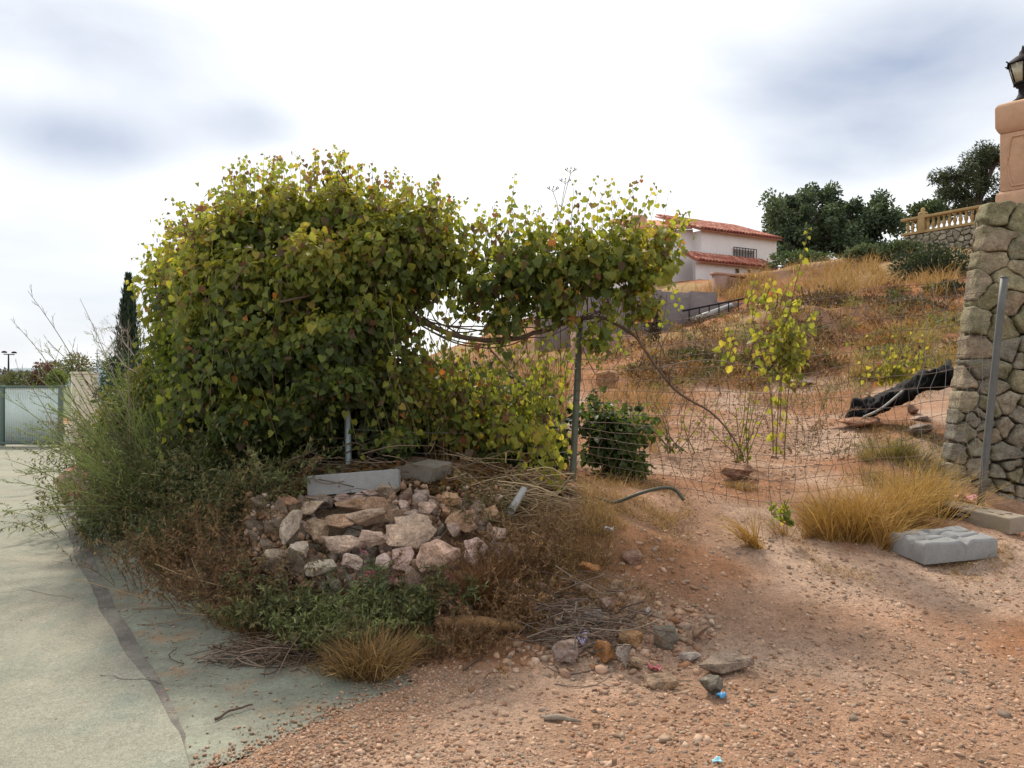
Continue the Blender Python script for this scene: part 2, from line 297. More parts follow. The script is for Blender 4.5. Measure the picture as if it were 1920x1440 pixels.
sheet('road_apron', [(y, road_edge(y)-.15, max(apron_edge(y)+jag(y, 5, .10)+.05*float(fbm(np.array([[y*13, 2, 0]]), 4)[0])+.03*float(fbm(np.array([[y*34, 5, 0]]), 4, 1)[0]), road_edge(y)-.1)) for y in np.arange(2.2, 9, .02)], -.004, M_apron, 'darker grey green concrete strip between road and planted bank', 30)
sheet('gutter', [(y, road_edge(y)-.05+jag(y, 1), road_edge(y)+np.interp(y, [2.2, 3, 3.3, 3.6, 4.2, 9], [.0, .0, .02, .07, .10, .16])+jag(y, 9, .025)) for y in np.arange(2.6, 9, .04)], .000, M_seam, 'dark asphalt seam along the road edge', 6)
for k_, pts in enumerate([[(190, 1268), (260, 1275), (330, 1284), (420, 1283)], [(-60, 1120), (40, 1108), (120, 1120), (190, 1112)]]):
    Q = spline([at(px, py, CAMZ*F/(py-HOR)) for px, py in pts], 50); Q[:, :2] += .022*np.stack([fbm(Q*9+k_*7, 3), fbm(Q*9+50, 4)], -1); wv = .0022*(1+.7*fbm(Q*20, 6))[:, None]; tn = norm(np.gradient(Q[:, :2], axis=0)); nn_ = np.stack([-tn[:, 1], tn[:, 0]], -1); A_ = np.hstack([Q[:, :2]+nn_*wv, np.full((50, 1), .0065)]); B_ = np.hstack([Q[:, :2]-nn_*wv, np.full((50, 1), .0065)]); i_ = np.arange(49)
    obj('crack', mesh_np('crack', np.vstack([A_, B_]), np.stack([i_, i_+1, i_+51, i_+50], -1), material('crack_dirt', (.12, .11, .09), .95)), bpy.data.objects['road'])
# far hills behind the gate
def hill(x0, x1, d, zt, seed, c):
    X = np.linspace(x0, x1, 80); top = zt*(.6+.4*fbm(np.stack([X/90, X*0+seed, X*0], -1), seed, 4)); V = []; F4 = []
    for k, (f, dy) in enumerate([(-.6, -60), (.35, -30), (.8, -10), (1, 0), (.5, 60)]): V.append(np.stack([X, np.full(80, d+dy)+6*np.sin(X/30+k), np.where(f < 0, -40, top*f)], -1))
    V = np.vstack(V); i = np.arange(5*80).reshape(5, 80); q = np.stack([i[:-1, :-1], i[:-1, 1:], i[1:, 1:], i[1:, :-1]], -1).reshape(-1, 4)
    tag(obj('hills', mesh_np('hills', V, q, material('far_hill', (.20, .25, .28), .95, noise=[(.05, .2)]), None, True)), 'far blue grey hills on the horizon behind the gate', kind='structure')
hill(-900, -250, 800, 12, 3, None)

# ------------------------------------------------------------------ rocks
def rock_mesh(name, size, seed, mat, c, npts=16, sub=1, flat=.0, jag=.11):
    r = np.random.default_rng(seed); P = norm(r.normal(size=(npts, 3)))*r.uniform(.85, 1.1, (npts, 1)); P[:, 2] = np.where(P[:, 2] > .55, .55+.15*(P[:, 2]-.55), P[:, 2]); P = P*np.asarray(size)/2
    bm = bmesh.new()
    for p in P: bm.verts.new(p)
    rr = bmesh.ops.convex_hull(bm, input=bm.verts); 
    bmesh.ops.delete(bm, geom=[g for g in set(rr['geom_interior']+rr['geom_unused']) if isinstance(g, bmesh.types.BMVert)], context='VERTS')
    bmesh.ops.bevel(bm, geom=bm.edges[:], offset=min(size)*.025, segments=1, affect='EDGES', clamp_overlap=True)
    bmesh.ops.triangulate(bm, faces=bm.faces[:]); bmesh.ops.subdivide_edges(bm, edges=bm.edges[:], cuts=sub, use_grid_fill=True)
    V = np.array([v.co[:] for v in bm.verts]); s = max(size); V = V+norm(V)*(fbm(V/s*4+seed, seed, 3)*jag*min(size))[:, None]
    for v, p in zip(bm.verts, V): v.co = p
    me = bpy.data.meshes.new(name); bm.to_mesh(me); bm.free(); me.materials.append(mat)
    a = me.attributes.new('col', 'FLOAT_COLOR', 'POINT'); n = len(me.vertices); cc = np.ones((n, 4), np.float32); cc[:, :3] = np.asarray(c)*(1+.15*fbm(V/s*2.5, seed+2)[:, None]); a.data.foreach_set('color', cc.ravel())
    return me
def rock(px, py, wpx, hpx, c, label, seed, rz=0, depth=1.0, tilt=0, name='rock', sink=.10, parent=None):
    """py: foot of the rock in the photo"""
    g = ground_px(px, py); d = g[1]; W = wpx/F*d*1.12; Hh = hpx/F*d*1.2
    o = obj(name, rock_mesh(name, (W*1.1, W*depth, Hh/(1-sink)*1.05), seed, M_rock, c, 15, 2), parent)
    o.location = (g[0], d+W*depth*.35, H(g[0], d+W*depth*.35)+Hh*(.5-sink)); o.rotation_euler = (0, tilt, rz)
    if parent is None: tag(o, label, 'rock')
    return o
GREY = (.26, .215, .185); TAN = (.32, .22, .14); ORA = (.34, .165, .07); PINK = (.33, .23, .19); DRK = (.19, .165, .13); WHI = (.37, .31, .27)
rocks = [
 (1066, 1256, 48, 46, (0.266, 0.200, 0.172), 'rounded grey pink boulder at the left end of the loose rocks', .2, 1), (1131, 1250, 40, 40, ORA, 'orange rock just right of the rounded grey pink boulder', .4, .9),
 (1188, 1222, 56, 30, (0.333, 0.193, 0.099), 'orange tan rock lying on top of the grey upright stone', .2, .7), (1174, 1258, 36, 48, GREY, 'grey upright stone under the orange tan rock', .1, .8),
 (1202, 1195, 36, 36, TAN, 'tan stone above the pile of loose rocks', .8, .8), (1190, 1165, 28, 46, (0.311, 0.214, 0.152), 'long narrow tan stone at the top of the loose rocks', .3, .7),
 (1247, 1224, 46, 44, DRK, 'dark edged wedge stone right of the rock pile', -.3, .8), (1238, 1296, 66, 28, (0.340, 0.235, 0.158), 'low angular tan rock lying in front of the rock pile', .1, .6),
 (1370, 1268, 100, 34, (0.281, 0.214, 0.165), 'long flat brown grey rock, the widest loose rock on the gravel', .12, .5), (1337, 1306, 40, 38, DRK, 'dark grey blocky rock just below the long flat rock', .5, .9),
 (1296, 1246, 36, 16, WHI, 'small pale flat stone between the rock pile and the long flat rock', 0, .7), (1190, 1266, 34, 20, TAN, 'small tan stone at the foot of the grey upright stone', .3, .9),
 (1317, 1212, 40, 30, (0.311, 0.200, 0.139), 'flat pinkish stone half sunk in the gravel', .6, .9), (995, 1164, 26, 26, ORA, 'small orange stone among dry weeds on the bank', .2, .9),
 (1111, 1182, 42, 26, GREY, 'small grey stone lying in the dark dry twigs', .5, .9), (1158, 1120, 24, 24, TAN, 'small tan stone on the dry grass above the twigs', .2, .9),
 (1094, 1122, 26, 20, (0.326, 0.221, 0.165), 'small pinkish stone above the dark dry twigs', 0, .9), (1105, 1085, 38, 26, ORA, 'orange brown stone half way up the dirt bank', .6, .9),
 (1185, 1065, 40, 24, (0.274, 0.172, 0.125), 'brown stone set into the dirt slope', .1, .9), (1136, 1148, 24, 22, PINK, 'small pink stone just left of the long narrow tan stone', .2, .9),
 (1215, 1162, 20, 14, WHI, 'small pale stone right of the long narrow tan stone', .2, .9), (945, 1128, 46, 34, (0.222, 0.200, 0.152), 'grey green stone on the bank at the right of the rubble', .3, .9),
 (868, 1120, 50, 34, (0.340, 0.200, 0.099), 'orange rock at the lower right foot of the rubble face', .3, .9), (855, 1150, 44, 34, (0.274, 0.235, 0.191), 'grey rock below the orange rock at the rubble foot', .8, .8),
 (862, 1168, 46, 20, DRK, 'thin dark slab of rock in the weeds below the grey rock', .1, .8), (950, 1070, 44, 44, PINK, 'pale pink rock at the right end of the rubble face', .5, .8),
 (1625, 806, 80, 22, (0.311, 0.166, 0.106), 'low reddish boulder under the end of the black tarpaulin', .2, .9), (1733, 822, 44, 26, GREY, 'grey stone at the foot of the stone wall beside the flat slab', .3, .9),
 (1716, 778, 22, 20, (0.296, 0.179, 0.132), 'small reddish stone above the flat slab', .1, .9), (1390, 905, 62, 34, (0.311, 0.179, 0.119), 'reddish rock in the dirt just behind the wire mesh', .4, .8), (1145, 728, 46, 34, (0.340, 0.207, 0.119), 'orange tan boulder on the plot behind the fence post', .2, .8)]
for i, (px, py, a, b, c, lab, rz, dp) in enumerate(rocks): rock(px, py, a, b, c, lab, 100+i*7, rz, dp)
for px, py, a, b, lab, sd in [(1522, 724, 64, 12, 'thin white stone slab on the dry grass inside the plot', 5), (1735, 792, 72, 11, 'flat pinkish stone slab leaning at the foot of the stone wall', 9)]:
    rock(px, py, a, b, (.40, .31, .26), lab, sd, .1, .5, name='stone_slab')
# loose small stones spread over the gravel, each picked out by its size
# ------------------------------------------------------------------ stones laid on a face (voronoi cells)
def clip(poly, a, b, c):
    o = []
    for i in range(len(poly)):
        p, q = poly[i], poly[(i+1) % len(poly)]; dp = a*p[0]+b*p[1]-c; dq = a*q[0]+b*q[1]-c
        if dp <= 0: o.append(p)
        if (dp < 0 < dq) or (dq < 0 < dp): t = dp/(dp-dq); o.append((p[0]+t*(q[0]-p[0]), p[1]+t*(q[1]-p[1])))
    return o
def cells(seeds, bound):
    S = np.asarray(seeds, float)
    for i in range(len(S)):
        p = list(bound); d = ((S-S[i])**2).sum(1)
        for j in np.argsort(d)[1:22]:
            a, b = S[j]-S[i]; c = (S[j]@S[j]-S[i]@S[i])/2; p = clip(p, a, b, c)
            if len(p) < 3: break
        if len(p) >= 3: yield i, np.array(p)
def stone(poly, fn, gap, seed, relief=.03, thick=.12, tilt=.06, jag=.06, n=22, rnd=.07):
    r = np.random.default_rng(seed); c = poly.mean(0); P = poly
    for _ in range(2):
        Q = np.roll(P, -1, 0); k = rnd if _ == 0 else .22; P = np.stack([P*(1-k)+Q*k, P*k+Q*(1-k)], 1).reshape(-1, 2)
    L_ = np.concatenate([[0], np.cumsum(np.linalg.norm(np.roll(P, -1, 0)-P, axis=1))]); PP = np.vstack([P, P[:1]]); t = np.linspace(0, L_[-1], n, endpoint=False)
    P = np.stack([np.interp(t, L_, PP[:, k]) for k in (0, 1)], -1); s = np.linalg.norm(P-c, axis=1).mean()
    P = c+(P-c)*np.clip(1-gap/np.maximum(np.linalg.norm(P-c, axis=1), .01), .3, 1)[:, None]*(1+jag*vnoise(np.stack([P[:, 0]*14, P[:, 1]*14, P[:, 0]*0+seed], -1), seed))[:, None]
    tx, ty = r.normal(0, tilt, 2); out = r.uniform(-.012, .018); V = []
    for sc, dep in ((.95, -thick), (1.0, -relief*.9), (.972, -relief*.12), (.80, relief*.08), (.40, relief*.12), (0, relief*.12)):
        Q = c+(P-c)*sc
        if sc == 0: Q = Q[:1]
        wv = dep+out+(tx*(Q[:, 0]-c[0])+ty*(Q[:, 1]-c[1]))*(dep > -thick)+(.75*relief*fbm(np.stack([Q[:, 0]*10, Q[:, 1]*10, Q[:, 0]*0+seed*.37], -1), seed, 3) if dep > -thick else 0)
        V.append(fn(Q[:, 0], Q[:, 1], wv))
    V = np.vstack(V); F4 = [[k*n+i, k*n+(i+1) % n, (k+1)*n+(i+1) % n, (k+1)*n+i] for k in range(4) for i in range(n)]; F3 = [[4*n+i, 4*n+(i+1) % n, 5*n] for i in range(n)]
    return V, F3, F4
def stone_obj(name, parent, poly, fn, gap, seed, colr, mat, smooth=True, **k):
    V, F3, F4 = stone(poly, fn, gap, seed, **k); m = MB(); V0 = np.asarray(V); m.add(V0, F3, F4, np.asarray(colr)*(1+.12*fbm(V0*3, seed)[:, None])); return m.build(name, mat, parent, smooth)

# ---- battered dry stone wall at the right
WX, WY, WZ = 4.20, 7.66, -.15; WH = 3.50; LEAN = .215; BAT = .15; RUN = -.20
wall = thing('stone_wall', (5.2, 7.6, .2), 'battered wall of big olive and tan stones at the right edge', 'wall')
def wfn(u, v, w_): return np.stack([WX+u+.0*w_, WY+v*BAT+u*RUN-w_, WZ+v], -1)
seeds = []; v = WH; row = 0; r = np.random.default_rng(11)
while v > 0:
    f = v/WH; hgt = np.interp(f, [0, .35, .7, 1], [.155, .17, .215, .27]); wd = np.interp(f, [0, .35, .7, 1], [.19, .22, .29, .38]); u = LEAN*v+r.uniform(.15, .5)*wd; jit = np.interp(f, [0, .45, 1], [.34, .30, .20])
    while u < 3.6:
        seeds.append((u+r.normal(0, jit*wd*.6), v-hgt/2+r.normal(0, jit*hgt*.75))); u += wd*r.uniform(.55, 1.5)
    v -= hgt*.98; row += 1
for _ in range(44): vv = WH*r.random()**1.5*.85; seeds.append((LEAN*vv+r.uniform(.2, 3.2), vv))
pal = [(.235, .22, .13), (.27, .24, .15), (.31, .265, .18), (.25, .20, .14), (.205, .195, .13), (.29, .235, .165)]; low = [(.24, .215, .165), (.20, .185, .15), (.28, .24, .18), (.215, .19, .15)]
for i, p in cells(seeds, [(0, 0), (3.6, 0), (3.6, WH), (LEAN*WH, WH)]):
    c = p.mean(0); f = c[1]/WH; src = pal if r.random() < f*1.5 else low
    stone_obj('stone', wall, p, wfn, np.interp(f, [0, .35, .6, 1], [.013, .010, .006, .005]), 500+i, src[r.integers(len(src))], M_stone, relief=np.interp(f, [0, 1], [.045, .024]), thick=.2, tilt=.16, jag=.17, n=26, rnd=.03, smooth=False)
# end face of the wall, running back from the battered corner
ed = norm(np.array([.50, .87]))
def efn(u, v, w_): return np.stack([WX+LEAN*v+u*ed[0]-w_*ed[1]+.03, WY+v*BAT+u*ed[1]+w_*ed[0]+.06, WZ+v], -1)
es = [(r.uniform(.1, .2)+.3*k+r.normal(0, .03), vv+r.normal(0, .03)) for k in range(4) for vv in np.arange(.15, WH, .28)]
for i, p in cells(es, [(0, 0), (1.2, 0), (1.2, WH), (0, WH)]): stone_obj('stone', wall, p, efn, .012, 900+i, pal[r.integers(len(pal))], M_stone, relief=.03, thick=.15)
m = MB(); B = .10
def corn(u, v, dd): return np.array([WX+u, WY+v*BAT+u*RUN+dd, WZ+v])
cv = [corn(.06, 0, B), corn(3.7, 0, B), corn(3.7, WH-.05, B), corn(LEAN*WH+.06, WH-.05, B)]; bk = [p+np.array([.65, 1.2, 0]) for p in cv]
m.add(np.array(cv+bk), F4=[[0, 1, 2, 3], [5, 4, 7, 6], [4, 0, 3, 7], [1, 5, 6, 2], [3, 2, 6, 7]]); m.build('wall_core', M_core, wall)
# ---- pedestal and lantern on the wall
pc = at(1918, 384, 8.75); pz = WZ+WH-.03
ped = thing('lamp_pedestal', (pc[0], pc[1], pz), 'peach stucco pedestal with moulded cap standing on the stone wall', 'pedestal')
def prism(m, prof, rz, sides=4):
    m.lathe((pc[0], pc[1], pz), [(0, prof[0][1])]+[(a/2*math.sqrt(2), z) for a, z in prof]+[(0, prof[-1][1])], sides, rz=rz); return m
PR = R(45+42); ph = (384-168)/F*8.7
bevel(prism(MB(), [(.43, 0), (.43, .25), (.405, .285), (.36, .30)], PR).build('plinth', M_stucco, ped), .006)
bevel(prism(MB(), [(.36, .302), (.36, ph-.34)], PR).build('shaft', M_stucco, ped), .008)
bevel(prism(MB(), [(.365, ph-.338), (.40, ph-.31), (.435, ph-.27), (.44, ph-.05), (.40, ph-.01), (.2, ph+.03)], PR).build('cap', M_stucco, ped), .008)
for fa in (R(42+180), R(42+270), R(42+90), R(42)):   # moulded scroll panel on each side
    n_ = np.array([math.cos(fa), math.sin(fa), 0]); s_ = np.array([-n_[1], n_[0], 0]); pts = []
    for t in np.linspace(0, 2*math.pi, 41)[:-1]:
        a = .085*(1 if abs(math.cos(t)) > .45 else .62); pts.append(np.array([pc[0], pc[1], pz+.30+(ph-.64)/2])+n_*.182+s_*a*math.cos(t)*1.15+np.array([0, 0, 1])*(ph-.64)*.42*np.clip(1.25*math.sin(t), -1, 1))
    m = MB(); m.tube(pts+[pts[0]], .011, 6); m.build('moulding', M_stucco, ped, True)
lz = pz+ph+.02; lc = np.array([pc[0], pc[1], lz])
lan = thing('lantern', lc, 'black hexagonal lantern with milky panes on top of the pedestal', 'lamp')
MB().lathe(lc, [(0, 0), (.12, 0), (.12, .015), (.07, .05), (.045, .10), (.045, .165), (.07, .175), (.07, .20), (0, .20)], 16).build('stem', M_iron, lan, True)
k = 6; b0, t0, zb, zt = .092, .15, .20, .43
MB().lathe(lc, [(0, zb), (b0+.012, zb), (b0+.012, zb+.02), (0, zb+.02)], k).build('base_ring', M_iron, lan)
MB().lathe(lc, [(t0+.026, zt), (t0+.026, zt+.012), (.08, zt+.085), (.05, zt+.10), (.04, zt+.14), (.02, zt+.16), (.012, zt+.20), (0, zt+.22)], k).build('roof', M_iron, lan)
for i in range(k):
    a, b = i*math.pi/3, (i+1)*math.pi/3
    A = lc+[b0*math.cos(a), b0*math.sin(a), zb+.02]; Bp = lc+[t0*math.cos(a), t0*math.sin(a), zt]; A2 = lc+[b0*math.cos(b), b0*math.sin(b), zb+.02]; B2 = lc+[t0*math.cos(b), t0*math.sin(b), zt]
    m = MB(); m.tube([A, Bp], .009, 5); m.tube([Bp, Bp+np.array([.04*math.cos(a), .04*math.sin(a), .03])], .008, 5); m.build('glazing_bar', M_iron, lan)
    q4 = np.array([A, A2, B2, Bp]); ctr = q4.mean(0); q4 = ctr+(q4-ctr)*.96; inn = q4-(norm(ctr-lc-[0, 0, ctr[2]-lc[2]])*.004)
    m = MB(); m.add(np.vstack([q4, inn]), F4=[[0, 1, 2, 3], [7, 6, 5, 4], [0, 4, 5, 1], [1, 5, 6, 2], [2, 6, 7, 3], [3, 7, 4, 0]]); m.build('pane', M_glass, lan)

# ---- collapsed rubble face under the vine
rub = thing('rubble_wall', at(700, 1110, 5.0), 'crumbling face of broken pinkish limestone rubble below the vine', 'rubble')
A0 = at(475, 1110, 5.02); A1 = at(925, 1115, 4.9); B0 = at(470, 935, 5.62); B1 = at(940, 925, 5.62)
fn_n = norm(np.cross(A1-A0, B0-A0))
def rfn(u, v, w_):
    u = np.asarray(u); v = np.asarray(v); P = (A0*(1-u)[:, None]+A1*u[:, None])*(1-v)[:, None]+(B0*(1-u)[:, None]+B1*u[:, None])*v[:, None]
    bul = .07*np.sin(u*5+v*3)+.05*np.sin(u*11+1); return P+fn_n*(np.asarray(w_)+bul+.03)[:, None]
UL, VL = 1.5, .82
def rfn2(u, v, w_): return rfn(u/UL, v/VL, w_)
sd = []; r = np.random.default_rng(5)
tries = 0
while len(sd) < 105 and tries < 9000:
    tries += 1; p = (r.uniform(0, UL), r.uniform(0, VL)); mind = r.choice([.055, .09, .14, .22], p=[.32, .33, .22, .13])
    if all((p[0]-s[0])**2+1.5*(p[1]-s[1])**2 > (.55*(mind+s[2]))**2*1.4 for s in sd): sd.append((*p, mind))
rp = [(.37, .275, .22), (.41, .305, .255), (.33, .235, .18), (.36, .215, .135), (.30, .25, .20), (.44, .34, .29), (.26, .17, .115)]
for i, p in cells([s[:2] for s in sd], [(.06, .12), (.3, -.02), (1.0, 0), (1.42, .06), (1.5, .40), (1.40, .74), (1.1, .80), (.3, .82), (.05, .76), (0, .45)]):
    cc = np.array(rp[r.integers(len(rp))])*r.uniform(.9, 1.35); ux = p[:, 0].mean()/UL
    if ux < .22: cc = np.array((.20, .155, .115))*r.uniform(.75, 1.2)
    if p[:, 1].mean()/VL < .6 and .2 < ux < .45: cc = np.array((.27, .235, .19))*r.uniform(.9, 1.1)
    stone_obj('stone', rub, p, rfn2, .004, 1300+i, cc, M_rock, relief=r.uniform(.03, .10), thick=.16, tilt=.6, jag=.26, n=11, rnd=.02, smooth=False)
for px, py, a, b, c, dd, rz, dp in [(826, 1042, 84, 74, (0.566, 0.377, 0.287), 4.98, .1, .7), (888, 1030, 52, 52, (0.590, 0.422, 0.360), 5.02, .4, .8), (545, 985, 46, 84, (0.420, 0.344, 0.276), 5.15, -.5, .6), (690, 965, 92, 40, (0.443, 0.322, 0.234), 5.25, .1, .6), (640, 1015, 70, 42, (0.493, 0.366, 0.287), 5.12, .2, .7), (755, 1045, 40, 50, (0.543, 0.377, 0.318), 5.0, .2, .7), (720, 1052, 32, 40, (0.590, 0.444, 0.383), 5.0, .5, .7), (870, 975, 58, 44, (0.456, 0.289, 0.191), 5.3, .3, .7), (600, 1065, 62, 40, (0.443, 0.377, 0.296), 4.97, .2, .7), (845, 933, 38, 32, (0.443, 0.277, 0.160), 5.5, .2, .7), (775, 985, 70, 50, (0.493, 0.366, 0.276), 5.22, .1, .6), (690, 948, 110, 34, (0.320, 0.207, 0.138), 5.42, .05, .6), (770, 1000, 96, 52, (0.486, 0.354, 0.264), 5.15, .1, .6), (600, 990, 70, 46, (0.397, 0.281, 0.192), 5.22, -.15, .6), (520, 1050, 60, 60, (0.384, 0.305, 0.228), 5.05, .5, .6), (540, 940, 60, 34, (0.346, 0.207, 0.132), 5.55, .2, .6), (520, 955, 40, 30, (0.384, 0.256, 0.180), 5.5, 0.3, 0.7), (560, 1030, 44, 40, (0.461, 0.378, 0.300), 5.05, 0.6, 0.7), (505, 1000, 36, 44, (0.358, 0.268, 0.192), 5.3, 0.2, 0.7), (640, 975, 60, 34, (0.422, 0.281, 0.192), 5.25, 0.1, 0.7), (700, 1010, 60, 36, (0.538, 0.390, 0.312), 5.12, -0.2, 0.7), (920, 960, 44, 36, (0.461, 0.293, 0.180), 5.4, 0.3, 0.7), (800, 950, 40, 30, (0.512, 0.366, 0.288), 5.42, 0.1, 0.7), (900, 940, 30, 26, (0.422, 0.293, 0.204), 5.55, 0.4, 0.8), (740, 965, 34, 30, (0.384, 0.256, 0.180), 5.3, 0.5, 0.7), (660, 1050, 46, 34, (0.538, 0.403, 0.336), 5.0, 0.3, 0.7), (590, 950, 54, 34, (0.461, 0.342, 0.252), 5.45, 0.2, 0.6), (850, 990, 34, 28, (0.563, 0.415, 0.348), 5.2, 0.4, 0.7), (930, 1000, 36, 34, (0.512, 0.366, 0.300), 5.25, 0.4, 0.7)]:
    P = at(px, py, dd); o = obj('stone', rock_mesh('stone', (a/F*dd*1.1, a/F*dd*dp, b/F*dd*1.15), int(px*3+py), M_rock, c, 15, 2), rub); o.matrix_basis = Matrix.Translation(Vector(P)) @ Matrix.Rotation(rz, 4, 'Z') @ Matrix.Rotation(R(-25), 4, 'X')
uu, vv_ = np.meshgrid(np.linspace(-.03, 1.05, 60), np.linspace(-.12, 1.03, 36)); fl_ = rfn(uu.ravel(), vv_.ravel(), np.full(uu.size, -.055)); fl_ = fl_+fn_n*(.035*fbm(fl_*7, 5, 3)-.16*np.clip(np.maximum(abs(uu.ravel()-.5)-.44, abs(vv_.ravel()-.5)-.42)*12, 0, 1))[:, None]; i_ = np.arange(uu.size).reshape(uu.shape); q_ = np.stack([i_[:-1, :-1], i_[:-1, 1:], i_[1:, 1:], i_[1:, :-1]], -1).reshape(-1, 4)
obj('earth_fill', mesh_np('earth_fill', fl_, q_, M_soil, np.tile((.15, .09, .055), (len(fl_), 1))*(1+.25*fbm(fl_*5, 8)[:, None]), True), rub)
# mortared ledge under the long block
led = thing('mortar_ledge', at(690, 930, 5.6), 'broken mortar ledge with pink stone chips under the long concrete block', 'ledge')
for i, (px, py, a, b, c) in enumerate([(600, 940, 60, 26, (0.244, 0.196, 0.156)), (640, 938, 34, 22, (0.385, 0.266, 0.224)), (672, 933, 44, 22, (0.392, 0.280, 0.238)), (700, 926, 34, 18, (0.370, 0.266, 0.224)), (725, 920, 52, 24, (0.281, 0.224, 0.170)), (570, 945, 40, 24, (0.326, 0.245, 0.190)), (735, 945, 30, 46, (0.237, 0.182, 0.136))]):
    dd = 5.58; P = at(px, py, dd); o = obj('stone', rock_mesh('stone', (a/F*dd*1.15, .16, b/F*dd*1.5), 60+i, M_rock, c, 14, 1), led); o.matrix_basis = Matrix.Translation(Vector(P)) @ Matrix.Rotation(.05*i, 4, 'Y')

# ------------------------------------------------------------------ cast concrete fence feet
def grid_block(name, Ln, Wd, Ht, topfn, mat, nx=64, ny=28, rnd=.012):
    X, Y = np.meshgrid(np.linspace(-Ln/2, Ln/2, nx), np.linspace(-Wd/2, Wd/2, ny)); e = np.minimum(Ln/2-abs(X), Wd/2-abs(Y)); Z = Ht+topfn(X, Y)-np.where(e < rnd, (1-e/rnd)**2*rnd, 0)
    Z = Z+.0015*fbm(np.stack([X.ravel()*30, Y.ravel()*30, X.ravel()*0], -1), 3).reshape(X.shape)
    V = np.stack([X.ravel(), Y.ravel(), Z.ravel()], -1); i = np.arange(nx*ny).reshape(ny, nx); q = [np.stack([i[:-1, :-1], i[:-1, 1:], i[1:, 1:], i[1:, :-1]], -1).reshape(-1, 4)]
    ring = np.concatenate([i[0, :-1], i[:-1, -1], i[-1, :0:-1], i[:0:-1, 0]]); b = V[ring].copy(); b[:, 2] = 0; n = len(ring); o = len(V); V = np.vstack([V, b, [[0, 0, 0]]])
    q.append(np.stack([ring, o+np.arange(n), o+(np.arange(n)+1) % n, np.roll(ring, -1)], -1)); t = np.stack([np.full(n, o+n), o+(np.arange(n)+1) % n, o+np.arange(n)], -1)
    me = mesh_np(name, V, q+[t], mat, None, True)
    try: me.set_sharp_from_angle(angle=R(40))
    except Exception: pass
    return me
def holes(cs, rx, ry, dp): 
    def f(X, Y):
        z = np.zeros_like(X)
        for cx, cy in cs: rr = ((X-cx)/rx)**2+((Y-cy)/ry)**2; z = np.minimum(z, -dp*np.clip((1.15-rr)*6, 0, 1))
        return z
    return f
hs = [(-.20, .05), (-.09, -.045), (.02, .05), (.12, -.045), (.22, .05), (.21, -.05)]
P3 = ground_px(1845, 985); b1 = obj('concrete_fence_foot', grid_block('concrete_fence_foot', .66, .26, .13, holes(hs, .024, .02, .07), M_concw, 110, 48))
bdir = R(-62); b1.location = (P3[0]+.0, P3[1]+.08, H(P3[0], P3[1])-.005); b1.rotation_euler = (0, R(3), bdir); tag(b1, 'tan concrete fence foot with oval holes holding the leaning post', 'concrete block', 'concrete fence feet')
def groove(X, Y):
    z = -.022*np.exp(-((Y-.06-.012*np.sign(np.sin(X*22)))/.014)**2)-.022*np.exp(-((Y+.055-.012*np.sign(np.sin(X*22+1)))/.014)**2)
    z = z-.035*np.exp(-((X-.02+.25*Y)/.035)**2)*(Y < .16); return z+.008*np.sin(X*20)*np.sin(Y*24)
P4 = ground_px(1790, 1062); b2 = obj('concrete_fence_foot', grid_block('concrete_fence_foot', .62, .36, .15, groove, M_conc, 96, 60, .02))
b2.location = (P4[0], P4[1]+.16, H(P4[0], P4[1]+.14)+.005); b2.rotation_euler = (R(3), R(-2), R(12)); tag(b2, 'grey concrete fence foot with grooved top lying on the gravel', 'concrete block', 'concrete fence feet')
P5 = at(663, 907, 5.62); b3 = obj('concrete_fence_foot', grid_block('concrete_fence_foot', .66, .15, .145, lambda X, Y: 0*X, M_conc, 40, 14, .006))
b3.location = (P5[0], P5[1]+.06, P5[2]-.072); b3.rotation_euler = (R(-8), R(-4.3), R(3)); tag(b3, 'long light grey concrete block on the ledge above the rubble', 'concrete block', 'concrete fence feet')
m = MB(); a = .17; pr = [(-a, 0), (a, 0), (a, .05), (a*.9, .10), (a*.45, .10), (a*.35, .13), (-a, .13)]
V = np.array([[0+s*.13, y, z] for s in (-1, 1) for y, z in pr]); n = len(pr)
m.add(V, F3=[[0, i, i+1] for i in range(1, n-1)]+[[n, n+i+1, n+i] for i in range(1, n-1)], F4=[[i, (i+1) % n, n+(i+1) % n, n+i] for i in range(n)])
b4 = bevel(m.build('concrete_fence_foot', M_concd), .01); p = at(792, 899, 5.95); b4.location = p; b4.rotation_euler = (R(4), R(-3), R(62)); tag(b4, 'weathered brown grey concrete block with chipped end under the leaves', 'concrete block', 'concrete fence feet')

# ------------------------------------------------------------------ wire fence
fen = thing('wire_fence', at(1075, 905, 7.0), 'sagging rusty wire mesh fence on steel posts across the plot', 'fence')
pA0, pA1 = at(655, 893, 6.25), at(648, 640, 6.5); pB0, pB1 = at(1072, 910, 7.0), at(1088, 596, 7.05); pC1 = at(1883, 521, 6.72)
pC0 = np.array([b1.location[0], b1.location[1], b1.location[2]+.05])+np.array([-.19*math.cos(bdir)-.03*math.sin(bdir)*-1, -.19*math.sin(bdir)+.03, .02]); pC0 = at(1838, 952, pC0[1])
for a_, b_, rr, mm, lb in ((pA0-[0, 0, .15], pA1, .026, M_galvb, 'pale galvanised post in the dark gap under the vine'), (pB0-[0, 0, .1], pB1, .030, material('green_grey_tube', (.10, .115, .09), .6, noise=[(9, .2), (40, .2)]), 'grey green post standing clear right of the vine'), (pC0, pC1, .030, M_galv, 'leaning grey steel post at the stone wall')):
    o = MB().tube([a_+(b_-a_)*t for t in np.linspace(0, 1, 8)], rr, 12).build('post', mm, fen, True); o['label'] = lb
    MB().tube([b_, b_+norm(b_-a_)*.012], [rr*1.08, rr*.9], 12).build('post_cap', mm, o, True)
